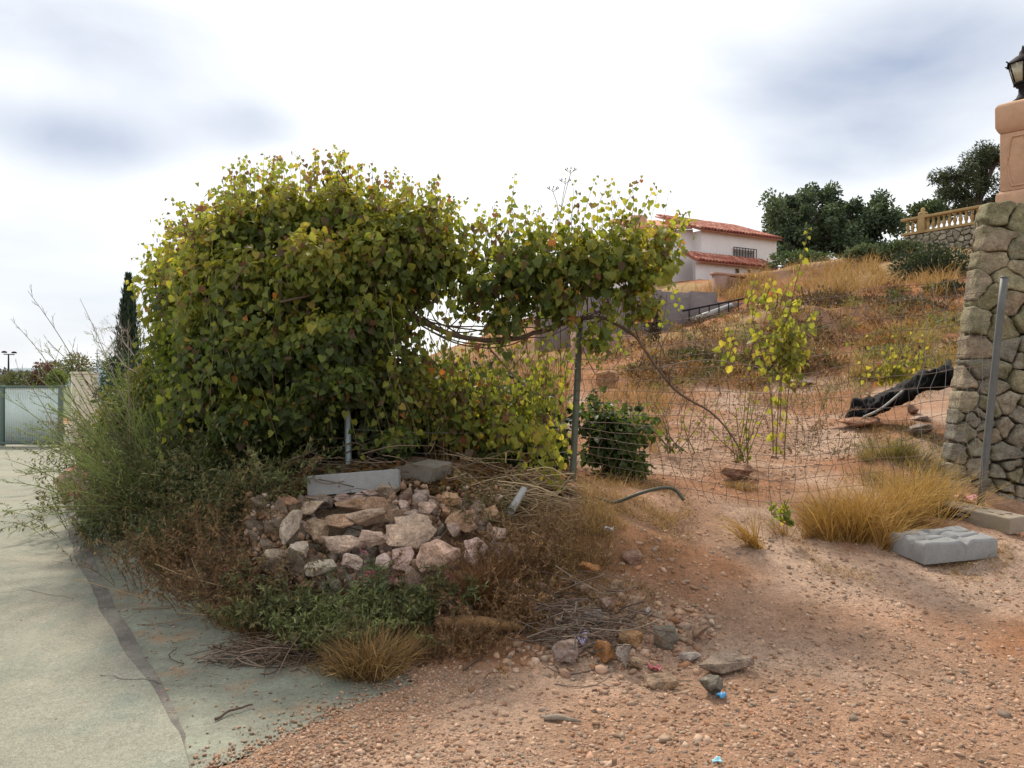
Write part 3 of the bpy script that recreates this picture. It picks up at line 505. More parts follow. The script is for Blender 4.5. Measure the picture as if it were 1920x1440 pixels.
tie = at(1074, 678, 6.96); MB().tube([tie+[-.05, 0, .002], tie+[0, -.03, 0], tie+[.03, -.02, -.003]], .006, 4).build('tie', M_wireg, fen)
def fpt(u, v):
    """u 0..1 from post B to post C, v 0..1 from the loose lower edge to the top wire"""
    u = np.asarray(u, float); v = np.asarray(v, float); y = 7.0+(6.74-7.0)*u+.10*np.sin(u*math.pi); x = pB0[0]+(at(1850, 700, 6.74)[0]-pB0[0])*u
    ztop = np.interp(u, [0, .15, .5, .75, 1], [1.98, 2.02, 2.16, 2.33, 2.42]); zb = np.interp(u, [0, .3, .5, .8, 1], [.56, .36, .22, .30, .42])
    s = np.sin(v*math.pi); x = x+.05*np.sin(v*7+u*9)*s+.02*np.sin(u*60+v*30); y = y-.20*(1-v)**2*np.sin(u*math.pi)+.03*np.sin(u*17+v*5); return np.stack([x, y, zb+(ztop-zb)*v], -1)
vr = np.concatenate([np.linspace(0, .42, 9), np.linspace(.48, 1, 9)]); tt = np.linspace(0, 1, 40)
for i, vv in enumerate(vr):
    P = fpt(tt, np.full(40, vv)+.004*np.sin(tt*31+i*2)); mm = M_wire
    MB().tube(P, .0029, 3, caps=False).build('horizontal_wire', mm, fen)
for i in range(38):
    u = (i+.5)/38; P = fpt(u+.004*np.sin(vr*40+i), vr); MB().tube(P, .0026, 3, caps=False).build('vertical_wire', M_wireg if i > 31 else M_wire, fen)
for vv in (.03, .12, .20, .34):    # run between the left posts, mostly swallowed by the vine
    a_ = pA0+(pA1-pA0)*vv; b_ = pB0+(pB1-pB0)*vv; MB().tube([a_*(1-t)+b_*t-np.array([0, 0, .04*math.sin(math.pi*t)]) for t in np.linspace(0, 1, 14)], .0020, 3, caps=False).build('horizontal_wire', M_wireg, fen)

# ------------------------------------------------------------------ foliage
LEAF_V = np.array([[0, .02, 0], [.30, -.10, .05], [.54, .16, .12], [.40, .52, .04], [.03, .92, -.16], [-.36, .56, .06], [-.50, .14, .09], [-.33, -.10, .04], [0, .40, -.03]])
LEAF_F = np.array([[0, 1, 8], [1, 2, 8], [2, 3, 8], [3, 4, 8], [4, 5, 8], [5, 6, 8], [6, 7, 8], [7, 0, 8]])
LANCE_V = np.array([[0, 0, 0], [.16, .4, .03], [0, 1, -.08], [-.16, .4, .03], [0, .45, -.02]]); LANCE_F = np.array([[0, 1, 4], [1, 2, 4], [2, 3, 4], [3, 0, 4]])
OVAL_V = np.array([[0, 0, 0], [.30, .30, .05], [.24, .75, .03], [0, 1, -.06], [-.24, .75, .03], [-.30, .30, .05]]); OVAL_F = np.array([[0, 1, 2], [0, 2, 3], [0, 3, 4], [0, 4, 5]])
def frames(T, Nn):
    T = norm(T); S = norm(np.cross(T, Nn)); Nn = np.cross(S, T); return np.stack([S, T, Nn], -1)
class Fol:
    def __init__(s): s.P = []; s.T = []; s.N = []; s.S = []; s.C = []
    def add(s, P, T, Nn, S, Cc): s.P.append(np.atleast_2d(P)); s.T.append(np.atleast_2d(T)); s.N.append(np.atleast_2d(Nn)); s.S.append(np.atleast_1d(S)); s.C.append(np.atleast_2d(Cc))
    def cat(s): return [np.concatenate(a) for a in (s.P, s.T, s.N, s.S, s.C)]
def inst_mesh(name, TV, TF, P, Rm, S, Cc, mat, smooth=True):
    n, k = len(P), len(TV); S = np.asarray(S); S3 = S[:, None] if S.ndim == 1 else S
    V = np.einsum('nij,nkj->nki', Rm, TV[None]*np.broadcast_to(S3, (n, 3))[:, None, :])+P[:, None]
    Fc = (TF[None]+(np.arange(n)*k)[:, None, None]).reshape(-1, TF.shape[1]); return mesh_np(name, V.reshape(-1, 3), Fc, mat, np.repeat(Cc, k, 0), smooth)
def emit(fol, root, mat, TV, TF, individual=0, name='foliage'):
    P, T, Nn, S, Cc = fol.cat(); Rm = frames(T, Nn); rj = np.random.default_rng(len(P)); Rm[:, :, 0] *= rj.uniform(.68, 1.12, len(P))[:, None]; Rm[:, :, 2] *= rj.uniform(.3, 2.6, len(P))[:, None]; rest = np.ones(len(P), bool)
    if individual:
        # the leaves that show largest from where the photographer stood
        d = np.linalg.norm(P-[0, 0, CAMZ], axis=1); px = 512+P[:, 0]/P[:, 1]*773; py = 371-(P[:, 2]-CAMZ)/P[:, 1]*773; cell = (px//9).astype(int)*10000+(py//9).astype(int)
        face = abs((norm(P-[0, 0, CAMZ])*norm(Rm[:, :, 2])).sum(1)); order = np.argsort(d); seen = {}; score = S/d*(.3+face); front = []
        for i in order:
            if seen.get(cell[i], 0) < 1: seen[cell[i]] = seen.get(cell[i], 0)+1; front.append(i)
        front = np.array(front); pick = front[np.argsort(-score[front])[:individual]]; rest[pick] = False
        pal_ = []; meshes = []
        for i in pick:
            c = Cc[i]; j = next((j for j, q_ in enumerate(pal_) if np.abs(q_-c).max() < .03), None)
            if j is None: pal_.append(c); meshes.append(mesh_np('leaf', TV, TF, mat, np.tile(c, (len(TV), 1)), True)); j = len(pal_)-1
            o = bpy.data.objects.new('leaf', meshes[j]); link(o, root); M4 = np.eye(4); M4[:3, :3] = Rm[i]*S[i]; M4[:3, 3] = P[i]; o.matrix_basis = Matrix(M4.tolist())
    o = obj(name, inst_mesh(name, TV, TF, P[rest], Rm[rest], S[rest], Cc[rest], mat), root); o['kind'] = 'stuff'; return o
GREENS = np.array([(.055, .08, .025), (.09, .125, .03), (.135, .172, .034), (.195, .22, .04), (.26, .265, .048), (.33, .28, .052)])
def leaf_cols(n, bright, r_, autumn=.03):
    """bright 0..1 array: how yellow-green the leaf is, painted sun and shade included"""
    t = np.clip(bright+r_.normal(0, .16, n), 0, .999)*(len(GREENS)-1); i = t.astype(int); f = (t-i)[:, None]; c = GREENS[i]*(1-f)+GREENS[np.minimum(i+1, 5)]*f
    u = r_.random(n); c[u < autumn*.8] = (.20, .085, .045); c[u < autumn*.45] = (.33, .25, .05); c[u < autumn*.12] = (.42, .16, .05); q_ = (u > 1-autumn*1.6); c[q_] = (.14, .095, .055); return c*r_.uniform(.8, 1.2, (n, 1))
def blobs(fol, ells, r_, size, brightfn, autumn=.03, lump=.20, hang=.9, depth=.22, zmin=None, inner=.25):
    for c, rad, n in ells:
        c = np.asarray(c); rad = np.asarray(rad); D = norm(r_.normal(size=(n, 3))); k = 1-abs(r_.normal(0, depth, n)); ii = r_.random(n) < inner; k[ii] = r_.uniform(.35, .85, ii.sum()); k = np.clip(k, .25, 1)
        lm = 1+lump*fbm(D*2.2+c, 77, 3)+.10*fbm(D*7+c, 79, 2); P = c+D*rad*(k*lm)[:, None]
        keep = np.ones(n, bool)
        for c2, r2, _ in ells:
            if c2 is not c and not np.allclose(c2, c): keep &= (((P-c2)/r2)**2).sum(1) > .40
        keep |= r_.random(n) < .12
        g = H(P[:, 0], P[:, 1]); keep &= P[:, 2] > g+.03
        if zmin is not None: keep &= P[:, 2] > zmin
        P = P[keep]; D = D[keep]; m_ = len(P)
        O = norm(D/rad); T = norm(O*.55+np.array([0, 0, -hang])+r_.normal(0, .45, (m_, 3))); Nn = norm(O*.8+np.array([0, -.25, .45])+r_.normal(0, .45, (m_, 3)))
        b = brightfn(P, O); fol.add(P, T, Nn, r_.choice([.5, .75, 1.0, 1.2, 1.4], m_, p=[.16, .27, .32, .18, .07])*r_.uniform(.85, 1.15, m_)*size, leaf_cols(m_, b, r_, autumn))
def sprig(fol, mb, pts, r_, n, size, bright, autumn=.05, rad=.003, stemc=(.14, .11, .05)):
    P = spline(pts, max(n, 6)); mb.tube(P, np.linspace(rad, rad*.4, len(P)), 4, stemc, caps=False); T0 = norm(np.gradient(P, axis=0))
    for i in range(1, len(P)):
        sd_ = norm(np.cross(T0[i], [0, -1, .2])+r_.normal(0, .3, 3))*(1 if i % 2 else -1); s = size*np.interp(i/len(P), [0, .6, 1], [1, .85, .4])*r_.uniform(.8, 1.2)
        base = P[i]+sd_*s*.3; fol.add(base, sd_*.5+np.array([0, 0, -.8])+r_.normal(0, .25, 3), np.array([0, -.8, .4])+r_.normal(0, .5, 3), s, leaf_cols(1, np.array([bright]), r_, autumn))
def ell(px, py, d, rx, ry, rd, n): return (at(px, py, d), np.array([rx/F*d, rd, ry/F*d]), n)

# ---- the big vine over the left posts
r = np.random.default_rng(21)
vine = thing('climbing_vine', at(640, 900, 6.4), 'huge mound of green climbing vine smothering the fence at left', 'vine')
fo = Fol()
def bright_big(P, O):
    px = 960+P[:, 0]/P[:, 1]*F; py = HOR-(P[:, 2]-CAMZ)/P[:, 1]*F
    return np.clip(.47+.25*O[:, 2]+.24*fbm(P*1.7, 5)+.22*np.clip((480-py)/150, -.3, 1)+.12*(px < 400)-.16*(py > 640)-.08*(py > 760), 0, 1)  # sunlight on top and left, shade low down, put into the leaf colour
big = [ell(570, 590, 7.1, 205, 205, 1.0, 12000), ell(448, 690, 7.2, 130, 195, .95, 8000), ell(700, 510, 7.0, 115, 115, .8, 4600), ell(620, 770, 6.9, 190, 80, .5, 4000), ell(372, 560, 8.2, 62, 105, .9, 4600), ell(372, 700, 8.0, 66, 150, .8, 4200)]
for px, py, d, rr in [(460, 435, 6.7, 60), (540, 410, 6.5, 65), (640, 400, 6.5, 65), (390, 510, 6.8, 60), (470, 530, 6.25, 80), (590, 500, 6.05, 85), (700, 470, 6.3, 75), (760, 430, 6.5, 65), (400, 640, 6.5, 75), (500, 660, 6.1, 80), (610, 640, 6.0, 75), (690, 600, 6.15, 60), (650, 715, 6.0, 48), (600, 720, 6.05, 45), (385, 760, 6.6, 70), (470, 780, 6.2, 70), (560, 770, 6.15, 55), (345, 640, 7.4, 45), (340, 530, 8.0, 38), (420, 440, 6.9, 50), (790, 480, 6.6, 60), (745, 830, 6.3, 30), (420, 860, 6.4, 55)]:
    big.append(ell(px, py, d+.15, rr, rr*.85, .33, 1250))
for px, py, d in [(500, 860, 6.5), (570, 850, 6.6), (640, 830, 7.1), (720, 840, 7.1), (800, 840, 7.2), (870, 850, 7.1), (540, 900, 6.7)]: big.append(ell(px, py, d+.2, 55, 42, .3, 600))
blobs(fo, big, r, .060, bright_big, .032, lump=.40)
st = MB()
outl = [(275, 500), (300, 450), (330, 420), (370, 395), (420, 350), (455, 335), (500, 330), (530, 320), (570, 325), (610, 310), (640, 300), (665, 320), (700, 335), (730, 350), (765, 360), (800, 360), (830, 380), (850, 395)]
for i in range(170):
    t = r.uniform(0, len(outl)-1); k = int(t); ox = np.interp(t, range(len(outl)), [o[0] for o in outl]); oy = np.interp(t, range(len(outl)), [o[1] for o in outl]); d = r.uniform(6.5, 7.6)+(.9 if ox < 340 else 0)
    up = r.uniform(-45, 42)*(1 if ox > 340 else .5); lean = (ox-560)/300*r.uniform(10, 60)+r.normal(0, 18)
    sprig(fo, st, [at(ox-lean, oy+130, d+.1), at(ox-lean*.35, oy+60, d), at(ox, oy+8-up*.4, d-.03), at(ox+lean*.5+r.normal(0, 10), oy-up, d)], r, int(r.uniform(9, 17)), .062, .70, .09)
for i in range(60):     # trailing shoots on the face, hanging over the gap
    px = r.uniform(300, 860); py = r.uniform(560, 800); d = r.uniform(5.9, 6.3); dx = r.normal(0, 25)
    sprig(fo, st, [at(px, py-60, d+.15), at(px+dx*.5, py, d), at(px+dx, py+70, d)], r, int(r.uniform(6, 11)), .068, .50, .04)
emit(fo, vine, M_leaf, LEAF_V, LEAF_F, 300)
for pts, ra in [([at(690, 880, 6.6), at(705, 760, 6.7), at(690, 650, 6.7), at(720, 560, 6.7)], .035), ([at(600, 910, 6.7), at(560, 760, 6.8), at(500, 600, 7), at(470, 480, 7)], .03), ([at(500, 920, 7), at(430, 780, 7.1), at(400, 620, 7.2)], .025), ([at(800, 900, 6.8), at(790, 760, 6.9), at(740, 620, 6.9), at(700, 470, 7)], .022)]:
    MB().tube(spline(pts, 20), np.linspace(ra, ra*.5, 20), 7).build('trunk', M_bark, vine, True)
for i in range(110):
    c = big[i % 12][0]; a = norm(r.normal(size=3)); e = c+a*big[i % 12][1]*1.0; st.tube(spline([c+r.normal(0, .2, 3)+[0, .2, -.4], (c+e)/2+r.normal(0, .1, 3), e], 8), np.linspace(.012, .003, 8), 4, (.10, .07, .05), caps=False)
st.build('branches', M_twig, vine)

# ---- the vine running right along the wire, with its bare main branch
r = np.random.default_rng(33)
v2 = thing('trailing_vine', at(1075, 905, 7.1), 'vine trained along the top wire with a long drooping bare branch', 'vine')
main = [at(690, 545, 6.75), at(760, 585, 6.75), at(850, 628, 6.8), at(940, 638, 6.85), at(1010, 622, 6.9), at(1085, 598, 6.93), at(1135, 597, 6.9), at(1190, 630, 6.85), at(1225, 680, 6.8), at(1270, 735, 6.78), at(1330, 772, 6.75), at(1370, 815, 6.72), at(1392, 855, 6.7)]
P = spline(main, 60); P = P+.012*np.stack([fbm(P*7+k*9, 3) for k in range(3)], -1); MB().tube(P, np.interp(np.linspace(0, 1, 60), [0, .4, .6, 1], [.025, .019, .013, .006]), 8).build('main_branch', M_bark, v2, True)
fo = Fol(); st = MB()
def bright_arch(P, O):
    px = 960+P[:, 0]/P[:, 1]*F; return np.clip(.46+.25*O[:, 2]+.22*fbm(P*2, 5)+.25*(px > 1200), 0, 1)  # leaves facing up are lighter, light from above put into their colour
arch = [ell(905, 530, 6.9, 60, 60, .35, 454), ell(985, 500, 6.9, 85, 70, .4, 1050), ell(1090, 490, 6.95, 100, 62, .4, 1190), ell(1185, 500, 6.9, 75, 62, .35, 665), ell(1245, 470, 6.9, 35, 60, .22, 182), ell(800, 480, 7.0, 60, 80, .35, 560), ell(855, 500, 6.95, 45, 70, .3, 294), ell(950, 590, 6.8, 40, 45, .2, 168), ell(1120, 630, 6.85, 28, 45, .18, 105), ell(1040, 560, 6.85, 55, 40, .25, 266), ell(1200, 570, 6.85, 30, 35, .2, 105)]
blobs(fo, arch, r, .068, bright_arch, .035, lump=.7, inner=.35)
for i in range(46):
    px = r.uniform(870, 1260); py = 440+r.normal(0, 15); d = r.uniform(6.7, 7.05); lx = r.normal(0, 16); sprig(fo, st, [at(px, py+40, d+.05), at(px+lx*.4, py-5, d), at(px+lx, py-r.uniform(15, 75), d)], r, int(r.uniform(6, 11)), .060, .66, .06)
for i in range(26):
    px = r.uniform(890, 1250); py = 570+r.normal(0, 15); d = r.uniform(6.7, 7.0); lx = r.normal(0, 14); sprig(fo, st, [at(px, py-30, d+.05), at(px+lx*.4, py+10, d), at(px+lx, py+r.uniform(15, 70), d)], r, int(r.uniform(5, 9)), .062, .62, .04)
for bx, by, tx, ty, n in [(940, 470, 965, 325, 12), (955, 480, 950, 370, 10), (1090, 440, 1118, 330, 10), (1120, 430, 1150, 335, 9), (1160, 440, 1205, 330, 11), (1190, 430, 1228, 345, 11), (1180, 430, 1185, 340, 8), (1060, 450, 1072, 370, 8), (1030, 450, 1005, 400, 7), (1000, 460, 990, 385, 8), (1225, 470, 1290, 395, 12), (1235, 440, 1280, 400, 10), (1240, 470, 1300, 410, 10), (860, 450, 835, 370, 9), (880, 460, 900, 410, 8), (1250, 500, 1275, 580, 8), (1110, 610, 1125, 690, 9), (1140, 600, 1170, 660, 7), (945, 600, 935, 660, 7), (1200, 560, 1190, 620, 6), (1085, 560, 1070, 640, 6), (910, 590, 925, 640, 6), (1230, 560, 1260, 610, 6), (800, 440, 810, 375, 8), (775, 430, 770, 360, 9), (830, 470, 860, 400, 9)]:
    d = r.uniform(6.7, 7.0); mx_, my_ = (bx+tx)/2+r.normal(0, 10), (by+ty)/2; sprig(fo, st, [at(bx, by, d+.05), at(mx_, my_, d), at(tx, ty, d-.03)], r, n+4, .064, .66, .06)
for i in range(26):
    a = P[r.integers(4, 46)]; e = a+np.array([r.normal(0, .25), r.normal(0, .12), r.uniform(.1, .5)]); st.tube(spline([a, (a+e)/2+r.normal(0, .05, 3), e], 7), np.linspace(.008, .0025, 7), 4, (.12, .08, .06), caps=False)
for k_ in range(5):
    a0 = r.integers(0, 12); a1 = r.integers(22, 34); seg = P[a0:a1]; ph_ = r.uniform(0, 6); t_ = np.linspace(0, 1, len(seg))[:, None]; st.tube(seg+np.hstack([.02*np.sin(9*t_+ph_), .05*np.cos(7*t_+ph_), (.05+.12*k_/5)*np.sin(5*t_+ph_)*np.sin(math.pi*t_)]), np.linspace(.008, .004, len(seg)), 5, np.array((.12, .085, .06))*r.uniform(.7, 1.4))
for k_ in range(60):
    px = r.uniform(720, 1250); d = r.uniform(6.7, 7.1); y0 = r.uniform(590, 720); st.tube(spline([at(px, y0, d), at(px+r.normal(0, 20), y0-60, d), at(px+r.normal(0, 40), y0-r.uniform(90, 170), d)], 8), np.linspace(.0045, .0018, 8), 3, np.array((.17, .11, .07))*r.uniform(.6, 1.4), caps=False)
st.tube(spline([at(915, 650, 6.8), at(960, 700, 6.75), at(1000, 735, 6.75), at(1035, 742, 6.7)], 14), np.linspace(.009, .004, 14), 5, (.16, .12, .08)); st.tube(spline([at(1235, 690, 6.8), at(1290, 678, 6.75), at(1345, 676, 6.7), at(1430, 690, 6.7)], 14), np.linspace(.007, .003, 14), 5, (.2, .15, .12))
emit(fo, v2, M_leaf, LEAF_V, LEAF_F, 300); st.build('branches', M_twig, v2)

# ---- paler, looser vine growth low on the fence
r = np.random.default_rng(44)
v3 = thing('young_vine', at(850, 880, 6.6), 'loose yellow green vine shoots low between the two posts', 'vine'); fo = Fol(); st = MB()
low_e = [ell(770, 740, 6.9, 90, 80, .35, 900), ell(870, 760, 6.9, 110, 70, .35, 700), ell(830, 800, 6.9, 110, 40, .3, 350), ell(940, 790, 6.8, 90, 70, .35, 420)]
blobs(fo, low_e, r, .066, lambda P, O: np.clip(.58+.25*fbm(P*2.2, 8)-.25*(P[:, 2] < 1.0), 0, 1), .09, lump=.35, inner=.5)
for i in range(130):
    px = r.uniform(715, 1060); py = r.uniform(640, 815)+.12*(px-880); d = r.uniform(6.5, 7.0); sprig(fo, st, [at(px, py+60, d), at(px+r.normal(0, 12), py, d), at(px+r.normal(0, 25), py-r.uniform(30, 80), d)], r, int(r.uniform(7, 12)), .058, .66, .06)
for i in range(10):
    px = r.uniform(960, 1045); py = r.uniform(800, 860); d = r.uniform(6.1, 6.4); sprig(fo, st, [at(px-30, py-40, d), at(px, py, d), at(px+r.uniform(0, 15), py+70, d-.1)], r, 9, .075, .72, .03)
emit(fo, v3, M_leaf, LEAF_V, LEAF_F, 300); st.build('stems', M_twig, v3)

# ---- vine shoot standing in the mesh at right, and saplings behind
def shoot_plant(label, ps, seed, size, bright, foot, nper=10, name='vine_shoot', cat='vine', dl=.12):
    r_ = np.random.default_rng(seed); root = thing(name, foot, label, cat); fo = Fol(); st = MB()
    for k_, pts in enumerate(ps): sprig(fo, st, pts, r_, 22 if len(pts) > 4 else nper, size, bright, .03, .006, (.15, .11, .06))
    emit(fo, root, M_leaf, LEAF_V, LEAF_F, min(300, sum(len(p) for p in fo.P))-1); st.build('stem', M_twig, root); return root
r = np.random.default_rng(55); ps = [[at(1462, 800, 6.75), at(1470, 640, 6.75), at(1490, 540, 6.75), at(1505, 480, 6.75), at(1516, 428, 6.75)], [at(1455, 860, 6.75), at(1462, 720, 6.75), at(1475, 640, 6.75), at(1462, 580, 6.75), at(1480, 530, 6.75)], [at(1470, 860, 6.75), at(1480, 720, 6.75), at(1500, 640, 6.75), at(1520, 600, 6.75), at(1530, 575, 6.75)], [at(1450, 850, 6.75), at(1445, 740, 6.75), at(1425, 650, 6.75), at(1412, 600, 6.75), at(1410, 545, 6.75)]]
for i in range(26):
    px = np.clip(r.normal(1470, 32), 1400, 1530); py = r.uniform(550, 700); ps.append([at(1470+r.normal(0, 12), py+30, 6.78), at((1470+px)/2, py, 6.72), at(px, py+r.uniform(-20, 30), 6.7)])
for px, py in [(1410, 545), (1440, 550), (1425, 560), (1415, 640), (1435, 660), (1360, 640), (1370, 660)]: ps.append([at(px-10, py+30, 6.9), at(px, py, 6.85), at(px+8, py-25, 6.85)])
shoot_plant('bright yellow green vine shoot standing up in the wire mesh', ps, 56, .070, .74, at(1462, 900, 6.75), 9)
ps = []
r = np.random.default_rng(57)
for k in range(9): tx = 1390+r.normal(0, 55); ty = r.uniform(690, 790); ps.append([at(1390+r.normal(0, 8), 868, 8.2), at((1390+tx)/2, (868+ty)/2, 8.2), at(tx, ty, 8.2+r.normal(0, .15))])
shoot_plant('thin leggy sapling with few leaves in the path behind the mesh', ps, 58, .05, .55, ground_px(1392, 868), 9, 'sapling', 'sapling')
ps = []
for k in range(10): tx = 1265+r.normal(0, 50); ty = r.uniform(730, 810); ps.append([at(1275+r.normal(0, 22), 850, 8.6), at((1275+tx)/2, (850+ty)/2, 8.6), at(tx, ty, 8.6+r.normal(0, .2))])
shoot_plant('group of bare dark stems behind the mesh near the dark bush', ps, 59, .045, .35, ground_px(1275, 850), 8, 'sapling', 'sapling')
ps = []
for k in range(16): tx = 1680+r.normal(0, 70); ty = 650+r.normal(0, 25); ps.append([at(1670+r.normal(0, 45), 715, 12.6), at((1670+tx)/2, 690, 12.6), at(tx, ty, 12.6+r.normal(0, .3))])
shoot_plant('light green weed patch on the slope above the tarpaulin', ps, 60, .10, .80, ground_px(1670, 705), 11, 'weed', 'weed')
ps = []
for k in range(7): ps.append([at(1478, 985, 6.05), at(1470+r.normal(0, 8), 965, 6.05), at(1462+r.normal(0, 14), 945+r.normal(0, 8), 6.0)])
shoot_plant('small bright green sprig lying on the path edge', ps, 61, .055, .5, ground_px(1470, 985), 6, 'weed', 'weed')

# ---- generic shrub with small leaves
def shrub(name, label, cat, ells, seed, size, cols, tmpl='lance', twig=30, group=None, hang=-.2, lump=.25, stemc=(.12, .09, .06), inner=.4, mat=None, individual=0, foot=None):
    r_ = np.random.default_rng(seed); base = ells[0][0].copy(); base[2] = H(base[0], base[1]); root = thing(name, base if foot is None else foot, label, cat, group); cols = np.asarray(cols); fo = Fol()
    for c, rad, n in ells:
        D = norm(r_.normal(size=(n, 3))); k = 1-abs(r_.normal(0, .25, n)); ii = r_.random(n) < inner; k[ii] = r_.uniform(.3, .9, ii.sum()); k = np.clip(k, .2, 1); lm = 1+lump*fbm(D*2.6+c, seed, 3)+.15*fbm(D*9+c, seed+1, 2)
        P_ = c+D*rad*(k*lm)[:, None]; g = H(P_[:, 0], P_[:, 1]); kk = P_[:, 2] > g+.01; P_ = P_[kk]; D = D[kk]; m_ = len(P_)
        O = norm(D/rad); T = norm(O*.8+np.array([0, 0, -hang])+r_.normal(0, .5, (m_, 3))); Nn = norm(O*.5+np.array([0, 0, .6])+r_.normal(0, .5, (m_, 3)))
        t = np.clip(.5+.45*fbm(P_*(.55/max(rad))*5, seed+5)+.18*r_.normal(size=m_), 0, .999)*(len(cols)-1); i = t.astype(int); f = (t-i)[:, None]; cc = cols[i]*(1-f)+cols[np.minimum(i+1, len(cols)-1)]*f
        fo.add(P_, T, Nn, r_.uniform(.6, 1.3, m_)*size, cc)
    TV, TF = dict(lance=(LANCE_V, LANCE_F), oval=(OVAL_V, OVAL_F), leaf=(LEAF_V, LEAF_F))[tmpl]; emit(fo, root, mat or M_small, TV, TF, individual)
    st = MB()
    for i in range(twig):
        c, rad, n = ells[i % len(ells)]; e = c+norm(r_.normal(size=3)+[0, 0, .5])*rad*r_.uniform(.7, 1.05); b = np.array([c[0]+r_.normal(0, rad[0]*.15), c[1]+r_.normal(0, rad[1]*.15), 0]); b[2] = min(H(b[0], b[1]), c[2])
        st.tube(spline([b, (b+e)/2+r_.normal(0, .08, 3)*rad, e], 7), np.linspace(.022, .006, 7)*max(rad)*.55, 4, stemc, caps=False)
    st.build('stems', M_twig, root); return root
OLV = [(.05, .065, .03), (.08, .10, .045), (.125, .14, .06), (.17, .165, .08)]; DKG = [(.025, .04, .02), (.04, .065, .025), (.06, .09, .03), (.085, .115, .04)]
shrub('shrub', 'dark olive fine leaved shrub on the bank left of the rubble', 'shrub', [ell(400, 880, 6.5, 110, 75, .5, 4500), ell(320, 850, 7.0, 105, 85, .55, 4500), ell(440, 950, 6.0, 60, 60, .35, 1800)], 71, .05, OLV, twig=60, lump=.5)
shrub('shrub', 'olive shrub bulging out under the left side of the vine mound', 'shrub', [ell(300, 770, 8.0, 75, 95, .6, 4200), ell(255, 800, 8.6, 60, 70, .5, 2400), ell(345, 820, 7.4, 70, 60, .5, 2200)], 79, .058, [(.05, .07, .028), (.08, .105, .038), (.13, .145, .05), (.19, .17, .06)], 'oval', 50, lump=.5)
shrub('shrub', 'grey green leafy shrub at the road corner with pink flowers beside it', 'shrub', [ell(250, 950, 6.9, 95, 65, .45, 3800), ell(190, 925, 7.8, 60, 55, .4, 2200), ell(320, 1000, 6.1, 85, 50, .35, 2200), ell(215, 840, 10, 60, 45, .6, 2400)], 72, .045, [(.06, .075, .04), (.09, .115, .05), (.14, .145, .065), (.20, .14, .07)], twig=60, lump=.5)
shrub('shrub', 'dark bush with glossy leaves standing right of the grey green post', 'shrub', [ell(1145, 830, 7.5, 50, 45, .3, 800), ell(1170, 880, 7.4, 45, 35, .3, 600), ell(1130, 780, 7.6, 45, 40, .25, 260), ell(1190, 800, 7.6, 40, 40, .25, 200)], 73, .066, [(.03, .05, .02), (.05, .08, .028), (.08, .12, .035), (.14, .18, .05)], 'leaf', 16, hang=.4, mat=M_leaf, individual=300)
for px, py, n, lab, sd_ in [(180, 925, 26, 'pink flowered valerian at the outer corner of the bank', 1), (700, 1075, 16, 'pink flowered valerian in front of the rubble face', 2), (470, 1085, 12, 'small pink flowered valerian left of the green weeds', 3), (870, 1085, 9, 'small pink flowered valerian at the right foot of the rubble', 4)]:
    r = np.random.default_rng(300+sd_); d = {1: 7.0, 2: 4.86, 3: 5.1, 4: 4.8}[sd_]; base = at(px, py+45, d); base[2] = H(base[0], base[1]); root = thing('valerian', base, lab, 'flower', 'pink valerian plants'); st = MB(); fo = Fol(); fl = Fol()
    for i in range(n):
        e = at(px+r.normal(0, 26 if sd_ == 1 else 30), py+r.normal(0, 20), d+r.normal(0, .12)); b = base+[r.normal(0, .08), r.normal(0, .06), 0]; Pp = spline([b, (b+e)/2+r.normal(0, .02, 3), e], 8); st.tube(Pp, np.linspace(.0035, .002, 8), 4, (.10, .12, .05), caps=False)
        for p_ in Pp[2:-1]:
            for s_ in (-1, 1): fo.add(p_, np.array([s_*.9, r.normal(0, .6), .35]), np.array([0, -.3, 1]), r.uniform(.035, .055), np.array((.09, .13, .05))*r.uniform(.7, 1.3))
        if r.random() < .6:
            m_ = 26; fl.add(e+r.normal(0, 1, (m_, 3))*[.016, .016, .012], r.normal(size=(m_, 3)), r.normal(size=(m_, 3)), np.full(m_, .012), np.array((.42, .11, .17))*r.uniform(.7, 1.25, (m_, 1)))
    emit(fo, root, M_small, LANCE_V, LANCE_F); st.build('stems', M_twig, root)
    if fl.P: emit(fl, root, M_small, OVAL_V, OVAL_F, name='flowers')
